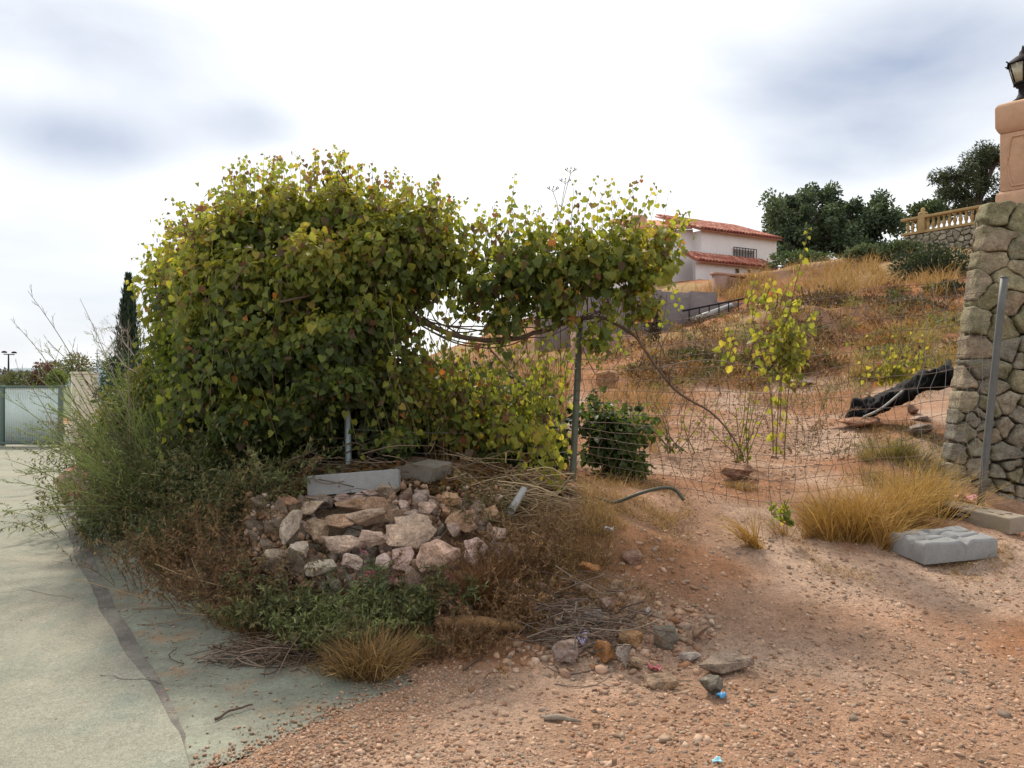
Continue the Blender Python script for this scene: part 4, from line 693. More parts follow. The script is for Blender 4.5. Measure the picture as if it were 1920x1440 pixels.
# green weeds in front of the rubble
def stemmy(name, label, cat, px, py, d, n, hgt, spread, size, cols, seed, group=None, stemc=(.11, .10, .045), tmpl='lance', nl=16, droop=.25, side=3):
    """a plant of many leafy stems rising and leaning from one foot; (px, py) is its foot"""
    r_ = np.random.default_rng(seed); g = at(px, py, d); g[2] = H(g[0], g[1]); root = thing(name, g, label, cat, group); st = MB(); fo = Fol(); cols = np.asarray(cols)
    def stem(b, dv, ln, rad, lev):
        e = b+dv*ln; e = e+np.array([dv[0], dv[1], -abs(droop)])*ln*.25; Pp = spline([b, b+dv*ln*.5+[0, 0, .05*ln], e], nl); Pp[:, 2] = np.maximum(Pp[:, 2], H(Pp[:, 0], Pp[:, 1])+.005); st.tube(Pp[::2], np.linspace(rad, rad*.4, len(Pp[::2])), 3, np.array(stemc)*r_.uniform(.7, 1.3), caps=False)
        k0 = 2 if lev else nl//4; m_ = nl-k0; T = norm(norm(np.gradient(Pp, axis=0))[k0:]*.6+r_.normal(0, .7, (m_, 3))); c = cols[r_.integers(len(cols), size=m_)]*r_.uniform(.7, 1.3, (m_, 1)); fo.add(Pp[k0:], T, np.array([0, -.3, 1.])+r_.normal(0, .5, (m_, 3)), size*r_.uniform(.6, 1.3, m_), c)
        if lev == 0:
            for _ in range(side): q_ = Pp[r_.integers(nl//3, nl-2)]; stem(q_, norm(dv+r_.normal(0, .5, 3)), ln*r_.uniform(.25, .45), rad*.6, 1)
    for i in range(n):
        b = g+[r_.normal(0, spread*.35), r_.normal(0, spread*.22), 0]; b[2] = H(b[0], b[1]); dv = norm(np.array([(b[0]-g[0])/spread*.8+r_.normal(0, .35), (b[1]-g[1])/spread-.15+r_.normal(0, .3), 1])); stem(b, dv, hgt*r_.uniform(.45, 1.15), .0028, 0)
    TV, TF = dict(lance=(LANCE_V, LANCE_F), oval=(OVAL_V, OVAL_F))[tmpl]; emit(fo, root, M_small, TV, TF); st.build('stems', M_twig, root); return root
WG = 'green weeds before the rubble'
YG = [(.11, .135, .045), (.155, .185, .06), (.20, .225, .08)]; DG = [(.07, .08, .032), (.10, .115, .042), (.145, .15, .055)]; OG = [(.08, .08, .035), (.13, .12, .05), (.17, .13, .055)]; BR = [(.17, .09, .045), (.21, .12, .055), (.13, .075, .045), (.25, .15, .07)]
for i, (px, py, d, n, hh, sp_, sz, cols, lab) in enumerate([
    (650, 1200, 4.45, 44, .30, .26, .030, YG, 'bright green feathery weed in the middle before the rubble'),
    (560, 1190, 4.62, 34, .28, .30, .046, DG, 'dark green leafy weed left of the feathery weed'),
    (775, 1180, 4.58, 30, .24, .28, .046, DG, 'dark green leafy weed right of the feathery weed'),
    (495, 1180, 4.74, 30, .27, .28, .042, OG, 'straggly olive weed at the left end of the green weeds'),
    (700, 1215, 4.35, 26, .24, .30, .036, OG+DG, 'low olive weed below the feathery weed at the concrete edge'),
    (715, 1160, 4.72, 9, .32, .16, .050, DG, 'upright dark weed standing before the pink stones'),
    (840, 1130, 4.75, 16, .24, .22, .040, DG, 'small leafy weed below the biggest rubble stone'),
    (610, 1215, 4.42, 22, .26, .28, .034, YG+OG, 'pale green low weed in front of the feathery weed')]):
    stemmy('weed', lab, 'weed', px, py, d, n, hh, sp_, sz, cols, 400+i, WG)
for i, (px, py, d, n, hh, sp_, sz, cols, lab) in enumerate([
    (390, 1130, 5.2, 46, .50, .42, .030, BR, 'rust brown dead feathery weed nearest the rubble at left'),
    (300, 1085, 5.75, 40, .46, .42, .030, BR+OG, 'rust brown dead weed leaning over the concrete strip'),
    (460, 1150, 4.95, 30, .36, .30, .028, BR, 'low rust brown weed below the valerian'),
    (430, 1060, 5.5, 34, .50, .36, .036, OG+BR, 'olive and brown weed in front of the dark olive shrub'),
    (960, 1180, 4.55, 30, .26, .34, .026, BR, 'rust brown dead weed beside the weathered log'),
    (1010, 1080, 5.0, 30, .30, .36, .026, BR, 'dead brown weed half way up the slope right of the rubble'),
    (900, 1010, 5.4, 16, .30, .22, .030, OG, 'thin olive weed at the right end of the rubble top'),
    (930, 1090, 4.85, 26, .30, .30, .028, BR, 'rust brown weed hiding the right edge of the rubble'),
    (500, 1090, 5.0, 24, .36, .24, .030, BR+OG, 'brown weed in front of the left edge of the rubble'),
    (760, 1110, 4.83, 10, .22, .30, .026, BR, 'wispy dead weed before the biggest rubble stones'),
    (860, 1215, 4.3, 24, .20, .34, .024, BR, 'low brown dead weed at the front edge beside the gravel')]):
    stemmy('dead_weed', lab, 'weed', px, py, d, n, hh, sp_, sz, cols, 430+i, 'dead brown weeds on the bank', (.17, .11, .06))
for i, (px, py, d, n, hh, sp_, sz, cols, lab) in enumerate([
    (1200, 850, 8.8, 14, .75, .5, .03, BR+OG, 'thin brown stalks right behind the dark glossy bush'),
    (1325, 845, 8.9, 12, .60, .5, .03, BR+OG, 'thin brown stalks left of the leggy sapling'),
    (1240, 790, 10.5, 16, .7, .8, .04, BR+OG, 'brown weed in the middle of the plot behind the drooping branch'),
    (1440, 800, 9.8, 14, .7, .6, .035, OG+BR, 'olive brown weed right of the leggy sapling'),
    (1510, 815, 9.2, 12, .6, .5, .035, OG+BR, 'olive brown weed left of the black tarpaulin'),
    (1360, 745, 12.5, 20, .8, 1.2, .05, BR+OG, 'wide brown weed at the foot of the bank'),
    (1550, 760, 11.0, 16, .5, .8, .04, OG+YG, 'greenish weed at the upper end of the tarpaulin track'),
    (1600, 860, 8.3, 12, .3, .5, .03, OG, 'low olive weed on the dirt below the tarpaulin')]):
    stemmy('dead_weed', lab, 'weed', px, py, d, n, hh, sp_, sz, cols, 490+i, 'thin weeds on the plot behind the mesh', (.15, .10, .06), nl=14)
for i, (px, py, d, n, hh, sp_, sz, cols, lab) in enumerate([
    (330, 960, 6.5, 60, .72, .55, .048, OG+DG, 'tall leggy olive weed rising behind the grey green shrub'),
    (215, 985, 7.0, 44, .55, .50, .046, DG+OG, 'leafy olive weed spilling over the gutter'),
    (170, 960, 7.6, 36, .50, .45, .046, YG+OG, 'pale olive weed at the outermost road corner'),
    (190, 900, 9.0, 40, .75, .6, .05, DG+OG, 'olive weed further back along the road edge'),
    (210, 860, 11.0, 40, .8, .7, .06, OG+DG, 'brownish olive weed at the far end of the road bank'),
    (450, 1000, 5.9, 46, .62, .40, .044, DG+OG, 'dark leafy weed left of the rubble face'),
    (520, 960, 5.7, 20, .40, .26, .040, DG, 'dark weed at the top left corner of the rubble')]):
    stemmy('weed', lab, 'weed', px, py, d, n, hh, sp_, sz, cols, 460+i, 'olive weeds on the road bank')

# ------------------------------------------------------------------ grass blades
def blades(P, Dr, Ln, Wd, Cc, droop, r_):
    """bent two-segment blades"""
    n = len(P); Dr = norm(Dr); side = norm(np.cross(Dr, np.array([0, 0, 1.])+r_.normal(0, .4, (n, 3)))); hz = norm(Dr*[1, 1, 0]+1e-6)
    mid = P+Dr*(Ln*.55)[:, None]; tip = mid+norm(Dr+hz*droop[:, None]-np.array([0, 0, 1.])*(droop*.7)[:, None])*(Ln*.5)[:, None]; W = (side*Wd[:, None])
    V = np.stack([P-W, P+W, mid+W*.7, mid-W*.7, tip], 1).reshape(-1, 3); b = np.arange(n)[:, None]*5; return V, b+np.array([[4, 3, 2]]), b+np.array([[0, 1, 2, 3]]), np.repeat(Cc, 5, 0)
def grass(name, label, P, r_, length, width, cols, lean=.45, droop=.6, kind='stuff', cat=None, dirs=None, parent=None, root=None):
    n = len(P); D = dirs if dirs is not None else np.stack([r_.normal(0, lean, n), r_.normal(0, lean, n), np.ones(n)], -1); cols = np.asarray(cols); c = cols[r_.integers(len(cols), size=n)]*r_.uniform(.7, 1.25, (n, 1))
    V, f3, f4, cc = blades(P, D, length*r_.uniform(.5, 1.2, n), np.full(n, width)*r_.uniform(.6, 1.3, n), c, np.abs(r_.normal(0, droop, n)), r_)
    o = obj(name, mesh_np(name, V, [f3, f4], M_grass, cc), parent); return tag(o, label, cat, kind=kind)
def on_ground(x, y, lift=0): return np.stack([x, y, H(x, y)+lift], -1)
STRAW = [(.36, .23, .095), (.31, .19, .075), (.41, .285, .13), (.26, .155, .065)]; RUST = [(.22, .105, .045), (.165, .085, .042), (.26, .14, .06), (.12, .065, .036)]; BROWN = [(.18, .115, .058), (.24, .16, .08), (.13, .085, .045), (.29, .20, .10)]
def scatter_px(n, poly, r_):
    """points on the ground spread over an outline given in the photo, then jittered in plan"""
    poly = np.array(poly, float); lo, hi = poly.min(0), poly.max(0); o = []
    while len(o) < n:
        q_ = r_.uniform(lo, hi, (n*2, 2)); ins = np.zeros(len(q_), bool); j = len(poly)-1
        for i in range(len(poly)):
            a, b = poly[i], poly[j]; cnd = ((a[1] > q_[:, 1]) != (b[1] > q_[:, 1])) & (q_[:, 0] < (b[0]-a[0])*(q_[:, 1]-a[1])/(b[1]-a[1]+1e-9)+a[0]); ins ^= cnd; j = i
        o += list(q_[ins])
    q_ = np.array(o[:n]); d = np.geomspace(2.5, 60, 260); x = (q_[:, 0:1]-960)/F*d; z = CAMZ-(q_[:, 1:2]-HOR)/F*d; g = H(x, np.broadcast_to(d, x.shape)); i = np.argmax(z < g, 1); dd = d[i]*r_.uniform(.985, 1.015, n); X = (q_[:, 0]-960)/F*dd
    return X, dd
r = np.random.default_rng(91)
def patch(name, label, poly, n, length, width, cols, lean=.45, droop=.6, seed=0, cat=None):
    r_ = np.random.default_rng(seed); x, y = scatter_px(n, poly, r_); sc_ = 2.5/length**.5*.5; f = fbm(np.stack([x*sc_, y*sc_, x*0+seed], -1), seed+60, 3); k = f > -.12+.35*r_.random(n)-.1; x, y, f = x[k], y[k], f[k]; length = length*np.clip(.75+.7*f, .3, 1.4); return grass(name, label, on_ground(x, y, -.01), r_, length, width, cols, lean, droop, 'stuff')
patch('dry_grass', 'rust brown dry grass along the foot of the bank', [(430, 1175), (560, 1180), (760, 1185), (1000, 1180), (1010, 1225), (850, 1235), (720, 1285), (600, 1270), (480, 1225)], 5200, .15, .0018, RUST+BROWN, .8, .9, 1)
patch('dry_grass', 'tangled straw and dead stems on the slope right of the rubble', [(930, 930), (1080, 915), (1140, 960), (1150, 1060), (1060, 1160), (960, 1200), (900, 1180), (920, 1060)], 6500, .17, .0018, BROWN+STRAW+RUST, 1.1, .9, 2)
patch('dry_grass', 'rust brown feathery dry weeds left of the green weeds', [(255, 1030), (330, 1020), (430, 1010), (490, 1080), (490, 1180), (420, 1185), (300, 1120)], 6500, .20, .0018, RUST+[(.34, .21, .08)], .8, .8, 3)
patch('dry_grass', 'thin straw coloured grass at the bend of the dirt track', [(1080, 900), (1260, 915), (1300, 960), (1240, 1010), (1100, 1010)], 4600, .16, .0018, STRAW, 1.0, .9, 4)
patch('dry_grass', 'sparse dry grass edging the dirt track', [(1080, 940), (1290, 930), (1340, 1040), (1240, 1150), (1080, 1160)], 4200, .10, .0017, STRAW+RUST+BROWN, 1.0, .8, 5)
patch('dry_grass', 'short dry stubble in the gravel at the bottom right', [(1380, 1130), (1700, 1090), (1920, 1100), (1920, 1440), (1500, 1440), (1420, 1260)], 1500, .035, .0014, STRAW+[(.20, .17, .07), (.15, .13, .06)], 1.3, 1.0, 21)
patch('dry_grass', 'straw grass around the base of the concrete feet', [(1460, 1000), (1700, 1005), (1780, 960), (1900, 1040), (1880, 1090), (1700, 1100), (1540, 1080)], 4200, .09, .0018, STRAW, 1.0, .8, 6)
patch('dry_grass', 'pale dead grass below the stone wall', [(1540, 850), (1640, 800), (1760, 840), (1780, 930), (1700, 960), (1580, 900)], 3600, .16, .002, STRAW+BROWN+[(.2, .22, .08)], .6, .6, 7)
patch('dry_grass', 'golden dry weeds on the plot behind the post', [(1090, 700), (1220, 700), (1260, 760), (1230, 860), (1100, 800)], 3000, .30, .003, STRAW+[(.45, .25, .09)], .4, .5, 8)
patch('dry_grass', 'tall dead weed stalks behind the wire left of the post', [(760, 720), (1070, 700), (1060, 880), (800, 880)], 4200, .95, .0036, BROWN+[(.34, .20, .09), (.24, .11, .05), (.22, .20, .07)], .16, .25, 9)
patch('dry_grass', 'orange brown dry scrub on the lower hillside', [(1150, 640), (1420, 560), (1800, 560), (1800, 700), (1540, 740), (1180, 720)], 8500, .34, .0055, [(.30, .15, .06), (.25, .12, .05), (.38, .24, .10), (.40, .27, .12), (.17, .10, .055), (.20, .18, .07)], .7, .8, 10)
patch('dry_grass', 'golden dry grass on the hilltop below the trees', [(1240, 575), (1400, 525), (1480, 505), (1720, 490), (1800, 520), (1800, 560), (1450, 565)], 9500, .55, .010, [(.37, .24, .11), (.33, .20, .085), (.28, .17, .075), (.41, .27, .13)], .4, .5, 11)
patch('dry_grass', 'yellow green grass on the slope above the tarpaulin', [(1560, 640), (1800, 610), (1790, 700), (1600, 740)], 3200, .35, .005, [(.30, .27, .09), (.40, .30, .12), (.22, .22, .07)], .5, .5, 12)
patch('dry_grass', 'dry tufts scattered on the pink track behind the mesh', [(1120, 800), (1480, 720), (1560, 800), (1640, 900), (1460, 940), (1240, 900)], 1500, .13, .002, STRAW+RUST, .7, .6, 13)
patch('dry_grass', 'straw and rust grass along the foot of the hillside bank', [(1100, 715), (1560, 700), (1780, 690), (1760, 740), (1600, 800), (1540, 770), (1300, 770), (1120, 770)], 5200, .24, .0032, STRAW+RUST+BROWN, .6, .6, 14)
patch('dry_grass', 'short olive weeds among stones at the wall foot', [(1600, 800), (1760, 800), (1780, 920), (1640, 920)], 1800, .18, .0028, [(.16, .15, .06), (.24, .19, .08), (.12, .11, .05)], .6, .6, 15)
r_ = np.random.default_rng(92); n_ = 700; P_ = rfn(r_.random(n_), r_.random(n_), r_.normal(-.03, .03, n_)); grass('dry_grass', 'dry stalks and roots hanging in the cracks of the rubble', P_, r_, .13, .0022, RUST+BROWN, 1.0, 1.2)
# the golden tuft: one plant
def tuft(label, px, py, wpx, n, length, cols, seed, name='grass_tuft', wid=.0028, lean=.5):
    r_ = np.random.default_rng(seed); g = ground_px(px, py); W = wpx/F*g[1]; cl = r_.normal(0, 1, (14, 2))*[W*.24, W*.12]; ci = r_.integers(14, size=n); x = g[0]+cl[ci, 0]+r_.normal(0, .035, n); y = g[1]+cl[ci, 1]+r_.normal(0, .03, n); P_ = on_ground(x, y, -.01); D = np.stack([(x-g[0])/W*1.6*lean*2+r_.normal(.08, .50, n), (y-g[1])/W*2+r_.normal(0, .45, n), np.ones(n)], -1)
    o = grass(name, label, P_, r_, length, wid, cols, dirs=D, kind=None, cat='grass', droop=.55); return o
tuft('big golden straw grass tuft fanning out left of the concrete feet', 1610, 1010, 330, 1900, .50, [(.43, .27, .085), (.37, .22, .065), (.48, .32, .12), (.30, .17, .055)], 1)
tuft('loose straw coloured tuft sprawling toward the path', 1540, 1000, 170, 900, .30, STRAW, 11)
tuft('golden tuft between the big tuft and the leaning post', 1700, 985, 130, 480, .56, [(.43, .28, .09), (.36, .22, .07)], 12, lean=.3)
tuft('tall thin golden grass tuft at the foot of the stone wall', 1725, 950, 120, 600, .52, [(.42, .28, .10), (.37, .24, .08), (.32, .22, .085)], 2)
tuft('small green and straw tuft under the flat slab', 1680, 860, 110, 1200, .26, [(.26, .22, .09), (.36, .27, .12), (.17, .17, .06)], 3)
tuft('small dry tuft in the middle of the track', 1395, 918, 50, 350, .10, STRAW, 4)
tuft('dry straw tuft at the front edge of the bank', 700, 1262, 130, 1300, .26, BROWN+STRAW, 5)
tuft('rust brown tuft of dead stems right of the rubble', 915, 1130, 70, 900, .34, RUST, 6, lean=.3)
# dead twigs piled at the foot of the bank
def twig_pile(label, px, py, wpx, dpx, n, length, cols, seed, rad=.0028, up=.10):
    r_ = np.random.default_rng(seed); g = ground_px(px, py); W = wpx/F*g[1]; root = thing('twig_pile', g, label, 'twigs'); m_ = MB()
    for i in range(n):
        c = np.array([g[0]+r_.normal(0, W*.28), g[1]+r_.normal(0, dpx/F*g[1]), 0]); c[2] = H(c[0], c[1])+abs(r_.normal(0, up)); a = r_.uniform(0, math.pi); dv = np.array([math.cos(a), .6*math.sin(a), r_.normal(0, .22)])*length*r_.uniform(.3, .8)
        Pp = spline([c-dv, c+r_.normal(0, .03, 3), c+dv], 6); Pp[:, 2] = np.maximum(Pp[:, 2], H(Pp[:, 0], Pp[:, 1])+.004); m_.tube(Pp, rad*r_.uniform(.5, 1.5), 4, np.array(cols[r_.integers(len(cols))])*r_.uniform(.7, 1.2), caps=False)
    o = m_.build('twigs', M_twig, root); o['kind'] = 'stuff'; return root
twig_pile('dark pile of dead twigs above the loose rocks', 1085, 1190, 190, 55, 190, .26, [(.09, .065, .05), (.14, .10, .08), (.20, .16, .12)], 1)
twig_pile('dead stalks lying along the concrete edge at left', 520, 1235, 210, 30, 170, .24, [(.10, .065, .045), (.15, .10, .07), (.22, .16, .12)], 2, up=.04)
twig_pile('bleached straw stalks fallen over beside the grey green post', 1000, 940, 170, 70, 150, .34, [(.34, .25, .14), (.42, .32, .19), (.24, .17, .10)], 3, .003)
twig_pile('long dry stalks leaning in the brown weeds near the road', 400, 1110, 240, 80, 60, .36, [(.30, .23, .13), (.20, .14, .09)], 4, .0022)
twig_pile('dark leaf litter and dead stems under the vine', 700, 900, 420, 70, 160, .30, [(.10, .07, .05), (.17, .12, .08)], 5, .003, .12)

r = np.random.default_rng(19); LC = np.array([(.16, .09, .045), (.22, .11, .05), (.11, .07, .04), (.27, .17, .06), (.13, .10, .055)])
for lab, n_, poly, sz in [('brown fallen leaves littering the terrace under the vine', 2600, [(470, 905), (700, 870), (1060, 880), (1080, 930), (960, 960), (900, 935), (520, 945)], .05), ('fallen leaves and debris strewn over the weedy bank', 1800, [(300, 1040), (500, 1080), (900, 1110), (1080, 1000), (1100, 1140), (960, 1215), (700, 1275), (480, 1215), (300, 1120)], .032)]:
    x_, y_ = scatter_px(n_, poly, r); P_ = on_ground(x_, y_, .012); a_ = r.uniform(0, 6.28, n_); T_ = np.stack([np.cos(a_), np.sin(a_), r.normal(0, .3, n_)], -1); tag(obj('fallen_leaves', inst_mesh('fallen_leaves', LEAF_V, LEAF_F, P_, frames(T_, np.array([0, 0, 1.])+r.normal(0, .4, (n_, 3))), sz*r.uniform(.6, 1.2, n_), LC[r.integers(5, size=n_)]*r.uniform(.6, 1.3, (n_, 1)), M_leaf)), lab, kind='stuff')
# ------------------------------------------------------------------ broom with wispy stalks over the road
r = np.random.default_rng(66)
br = thing('broom_bush', ground_px(300, 960), 'wispy green broom with long bare stalks leaning over the road', 'bush'); st = MB(); fo = Fol()
tips = [(20, 598), (52, 545), (150, 560), (0, 740), (15, 800), (10, 905), (0, 960), (60, 1000), (30, 690), (90, 640), (215, 585), (240, 600), (170, 620), (120, 660), (60, 880), (40, 830), (95, 930), (20, 1000), (150, 700), (190, 690), (60, 720), (100, 770), (80, 820), (130, 850), (200, 740), (10, 860)]
tips += [(r.uniform(30, 300), r.uniform(640, 900)) for _ in range(44)]
gcol = [(.19, .24, .07), (.24, .28, .09), (.15, .19, .065)]; bcol = [(.24, .20, .14), (.19, .15, .10), (.28, .23, .16)]
for k, (tx, ty) in enumerate(tips):
    d1 = r.uniform(5.7, 7.2); b = at(300+r.normal(0, 50), 955+r.normal(0, 22), 6.8); e = at(tx, ty, d1); hi = ty < 700; cc = bcol[k % 3] if (k < 12 and hi) else gcol[k % 3]
    mid = (b+e)/2+np.array([0, 0, .10+.1*r.random()]); Pp = spline([b, b*.6+e*.4+[0, 0, .06], mid*.5+e*.5, e], 16); st.tube(Pp, np.linspace(.0065, .0017, 16), 4, cc, caps=False); ax = norm(e-b)
    for j in range(5, 15):
        if r.random() < .85:
            s = norm(ax+r.normal(0, .42, 3)); ln = r.uniform(.08, .30)*(1.15-j/18); q_ = spline([Pp[j], Pp[j]+s*ln*.5, Pp[j]+s*ln+[0, 0, .04*ln]], 5); st.tube(q_, np.linspace(.0024, .0011, 5), 3, cc, caps=False)
            for z in range(3):
                s2 = norm(s+r.normal(0, .4, 3)); st.tube([q_[1+z], q_[1+z]+s2*ln*.22, q_[1+z]+s2*ln*.42], .0011, 3, cc, caps=False)
                if not (k < 12 and hi): fo.add(q_[1+z]+s2*ln*.3, s2, r.normal(size=3), .028, np.array((.23, .28, .07))*r.uniform(.7, 1.3))
st.build('stalks', M_twig, br); emit(fo, br, M_small, LANCE_V, LANCE_F)
# dried umbel stalk rising above the wire vine
um = thing('dry_umbel', at(1048, 700, 7.4), 'dry fennel stalk with flat seed heads rising above the wire vine', 'weed'); st = MB()
for e in [(1070, 325), (1060, 345), (1037, 360)]:
    j = at(1050, 405, 7.4); E = at(*e, 7.4); st.tube(spline([j, (j+E)/2+[0, 0, .02], E], 6), .003, 4, (.26, .24, .15), caps=False)
    for a in np.linspace(0, 6.28, 9)[:-1]: st.tube([E, E+np.array([.045*math.cos(a), .045*math.sin(a), .03])], .0015, 3, (.24, .22, .14)); st.tube([E+np.array([.045*math.cos(a), .045*math.sin(a), .03]), E+np.array([.055*math.cos(a), .055*math.sin(a), .045])], .005, 4, (.20, .17, .11))
st.tube([at(1052, 720, 7.4), at(1050, 560, 7.4), at(1050, 405, 7.4)], .005, 5, (.2, .22, .12)); st.build('stalk', M_twig, um)

# ------------------------------------------------------------------ litter, pipes, tarpaulin
def scrap(label, px, py, wpx, hpx, c, seed, name='plastic_scrap'):
    r_ = np.random.default_rng(seed); g = ground_px(px, py); n = 7; u, v = np.meshgrid(np.linspace(-.5, .5, n), np.linspace(-.5, .5, n)); W = wpx/F*g[1]; Hh = hpx/F*g[1]
    P_ = np.stack([u.ravel()*W, v.ravel()*Hh*1.2, np.zeros(n*n)], -1); P_[:, 2] = .35*Hh+.5*Hh*fbm(np.stack([u.ravel()*3, v.ravel()*3, u.ravel()*0+seed], -1), seed); P_[:, :2] *= (1+.3*fbm(np.stack([u.ravel()*4, v.ravel()*4, u.ravel()*0+seed+5], -1), seed))[:, None]
    i = np.arange(n*n).reshape(n, n); q_ = np.stack([i[:-1, :-1], i[:-1, 1:], i[1:, 1:], i[1:, :-1]], -1).reshape(-1, 4); o = obj(name, mesh_np(name, P_, q_, plastic(c), None, True)); o.location = g+[0, 0, .012]; md = o.modifiers.new('s', 'SOLIDIFY'); md.thickness = .003; return tag(o, label, 'litter')
scrap('crumpled lilac plastic scrap in the dark twigs above the rocks', 1090, 1206, 24, 26, (.45, .40, .58), 1); scrap('small bright blue scrap beside the dark grey blocky rock', 1352, 1312, 16, 12, (.05, .25, .48), 2)
scrap('pale blue scrap at the bottom edge on the gravel', 1345, 1436, 16, 10, (.25, .50, .60), 3); scrap('small red scrap at the foot of the loose rocks', 1228, 1262, 22, 14, (.36, .08, .09), 4); scrap('pink and white wrapper behind the concrete foot of the leaning post', 1812, 944, 36, 20, (.55, .22, .24), 5)
scrap('small white scrap on the dirt slope', 1142, 1002, 16, 14, (.55, .55, .60), 6)
g = ground_px(1772, 972); m = MB()
r = np.random.default_rng(3)
for i in range(9):
    c = g+[r.normal(0, .04), r.normal(0, .02), .035+.008*i*.4]; rr = r.uniform(.035, .07); ph_ = r.uniform(0, 6); t = np.linspace(0, 6.28, 22); m.tube(np.stack([c[0]+rr*1.5*np.cos(t), c[1]+rr*.7*np.sin(t), np.maximum(c[2]+.03*np.sin(t+ph_), g[2]+.008)], -1), .0075, 5)
tag(m.build('cable_bundle', M_tarp), 'tangled bundle of black cable beside the holed concrete foot', 'cable')
pp = [at(1118, 948, 6.2), at(1160, 940, 6.1), at(1200, 925, 6.05), at(1240, 915, 6.1), at(1265, 918, 6.15), at(1282, 938, 6.1)]
P = spline(pp, 30); P[:, 2] = np.maximum(P[:, 2], H(P[:, 0], P[:, 1])+.012); tag(MB().tube(P, .013, 8).build('hose', M_hose, None, True), 'dark hose arching over the straw beside the track', 'hose')
a = at(958, 958, 5.35); b = at(982, 918, 5.65); m = MB(); dirn = norm(b-a); ax1 = norm(np.cross(dirn, [0, 0, 1])); ax2 = np.cross(ax1, dirn); V = []; F4 = []
for k_, (p_, rr) in enumerate([(b, .027), (a, .027), (a, .022), (a+dirn*.2, .022)]):
    for t in range(14): V.append(p_+rr*(math.cos(t*math.pi/7)*ax1+math.sin(t*math.pi/7)*ax2))
for k_ in range(3):
    for t in range(14): F4.append([k_*14+t, k_*14+(t+1) % 14, (k_+1)*14+(t+1) % 14, (k_+1)*14+t])
m.add(V, F4=F4); tag(m.build('pipe', M_pvc, None, True), 'short grey plastic pipe end sticking out of the bank', 'pipe')
P = spline([at(1588, 788, 9.9), at(1640, 768, 9.7), at(1690, 745, 9.6), at(1735, 722, 9.5), at(1782, 712, 9.4)], 40); P = np.stack([P[:, 0], P[:, 1], np.maximum(P[:, 2], H(P[:, 0], P[:, 1])+.04)], -1)
tar = thing('tarpaulin_roll', P[0], 'crumpled black plastic tarpaulin rolled out on the slope beside the wall', 'tarpaulin')
P = spline(P, 90); ns = 30; th = np.linspace(0, 2*math.pi, ns, endpoint=False); tng = norm(np.gradient(P, axis=0)); sd_ = norm(np.cross(tng, [0, 0, 1.])); rings = []
for k_ in range(90):
    u_ = k_/89; wdt = .25*np.interp(u_, [0, .08, .5, 1], [.45, 1, .9, 1.1]); Q = np.stack([np.cos(th)*wdt, np.maximum(np.sin(th), -.35)*wdt*.75], -1); pt_ = P[k_]+sd_[k_]*Q[:, :1]+np.array([0, 0, 1.])*Q[:, 1:]; f_ = fbm(pt_*[5, 5, 9], 5, 3); rdg = 1-abs(fbm(pt_*[9, 9, 14]+4, 15, 2)); pt_ = P[k_]+(pt_-P[k_])*(1+.38*f_+.30*(rdg-.6))[:, None]; pt_[:, 2] = np.maximum(pt_[:, 2], H(pt_[:, 0], pt_[:, 1])-.02); rings.append(pt_)
V = np.vstack(rings); i_ = np.arange(90*ns).reshape(90, ns); q_ = np.stack([i_[:-1], np.roll(i_, -1, 1)[:-1], np.roll(i_, -1, 1)[1:], i_[1:]], -1).reshape(-1, 4); V = np.vstack([V, P[0], P[-1]]); e_ = np.arange(ns); f3 = np.vstack([np.stack([np.full(ns, 90*ns), (e_+1) % ns, e_], -1), np.stack([np.full(ns, 90*ns+1), 89*ns+e_, 89*ns+(e_+1) % ns], -1)])
obj('sheet', mesh_np('sheet', V, [q_, f3], M_tarp, None, True), tar)
MB().tube(spline([at(1615, 785, 9.5), at(1650, 768, 9.4), at(1690, 735, 9.35)], 14)+[0, -.05, .02], .016, 6).build('pipe', M_pvc, tar, True)
p0 = ground_px(402, 1352); p1 = ground_px(474, 1328); P = spline([p0+[0, 0, .01], (p0+p1)/2+[.0, .02, .014], p1+[0, 0, .012]], 12); P = P+.006*np.stack([fbm(P*20+k_*5, 2) for k_ in range(3)], -1); tag(MB().tube(P, np.linspace(.007, .004, 12), 6, (.09, .06, .045)).build('stick', M_twig), 'bent dark stick lying on the concrete strip', 'stick')
p0 = ground_px(812, 1178); p1 = ground_px(985, 1192); tag(MB().tube(spline([p0+[0, 0, .03], (p0+p1)/2+[0, 0, .05], p1+[0, 0, .03]], 10), [.015, .03, .036, .04, .04, .038, .034, .028, .02, .01], 8).build('log', material('old_wood', (.26, .15, .07), .9, noise=[(25, .3)], bump=(30, .6, .01)), None, True), 'orange brown weathered log lying in the weeds', 'log')
p0 = ground_px(1020, 1352); p1 = ground_px(1090, 1358); tag(MB().tube([p0+[0, 0, .012], (p0*2+p1)/3+[0, 0, .022], p1+[0, 0, .01]], [.012, .016, .005], 6).build('stick', material('grey_wood', (.22, .18, .14), .9, noise=[(40, .3)]), None, True), 'splintered grey wood piece on the front gravel', 'stick')
p0 = ground_px(868, 1262); p1 = ground_px(905, 1240); tag(MB().tube([p0+[0, 0, .01], (p0+p1)/2+[0, 0, .02], p1+[0, 0, .012]], [.006, .006, .004], 5, (.10, .07, .05)).build('stick', M_twig), 'short dark stick at the edge between gravel and weeds', 'stick')

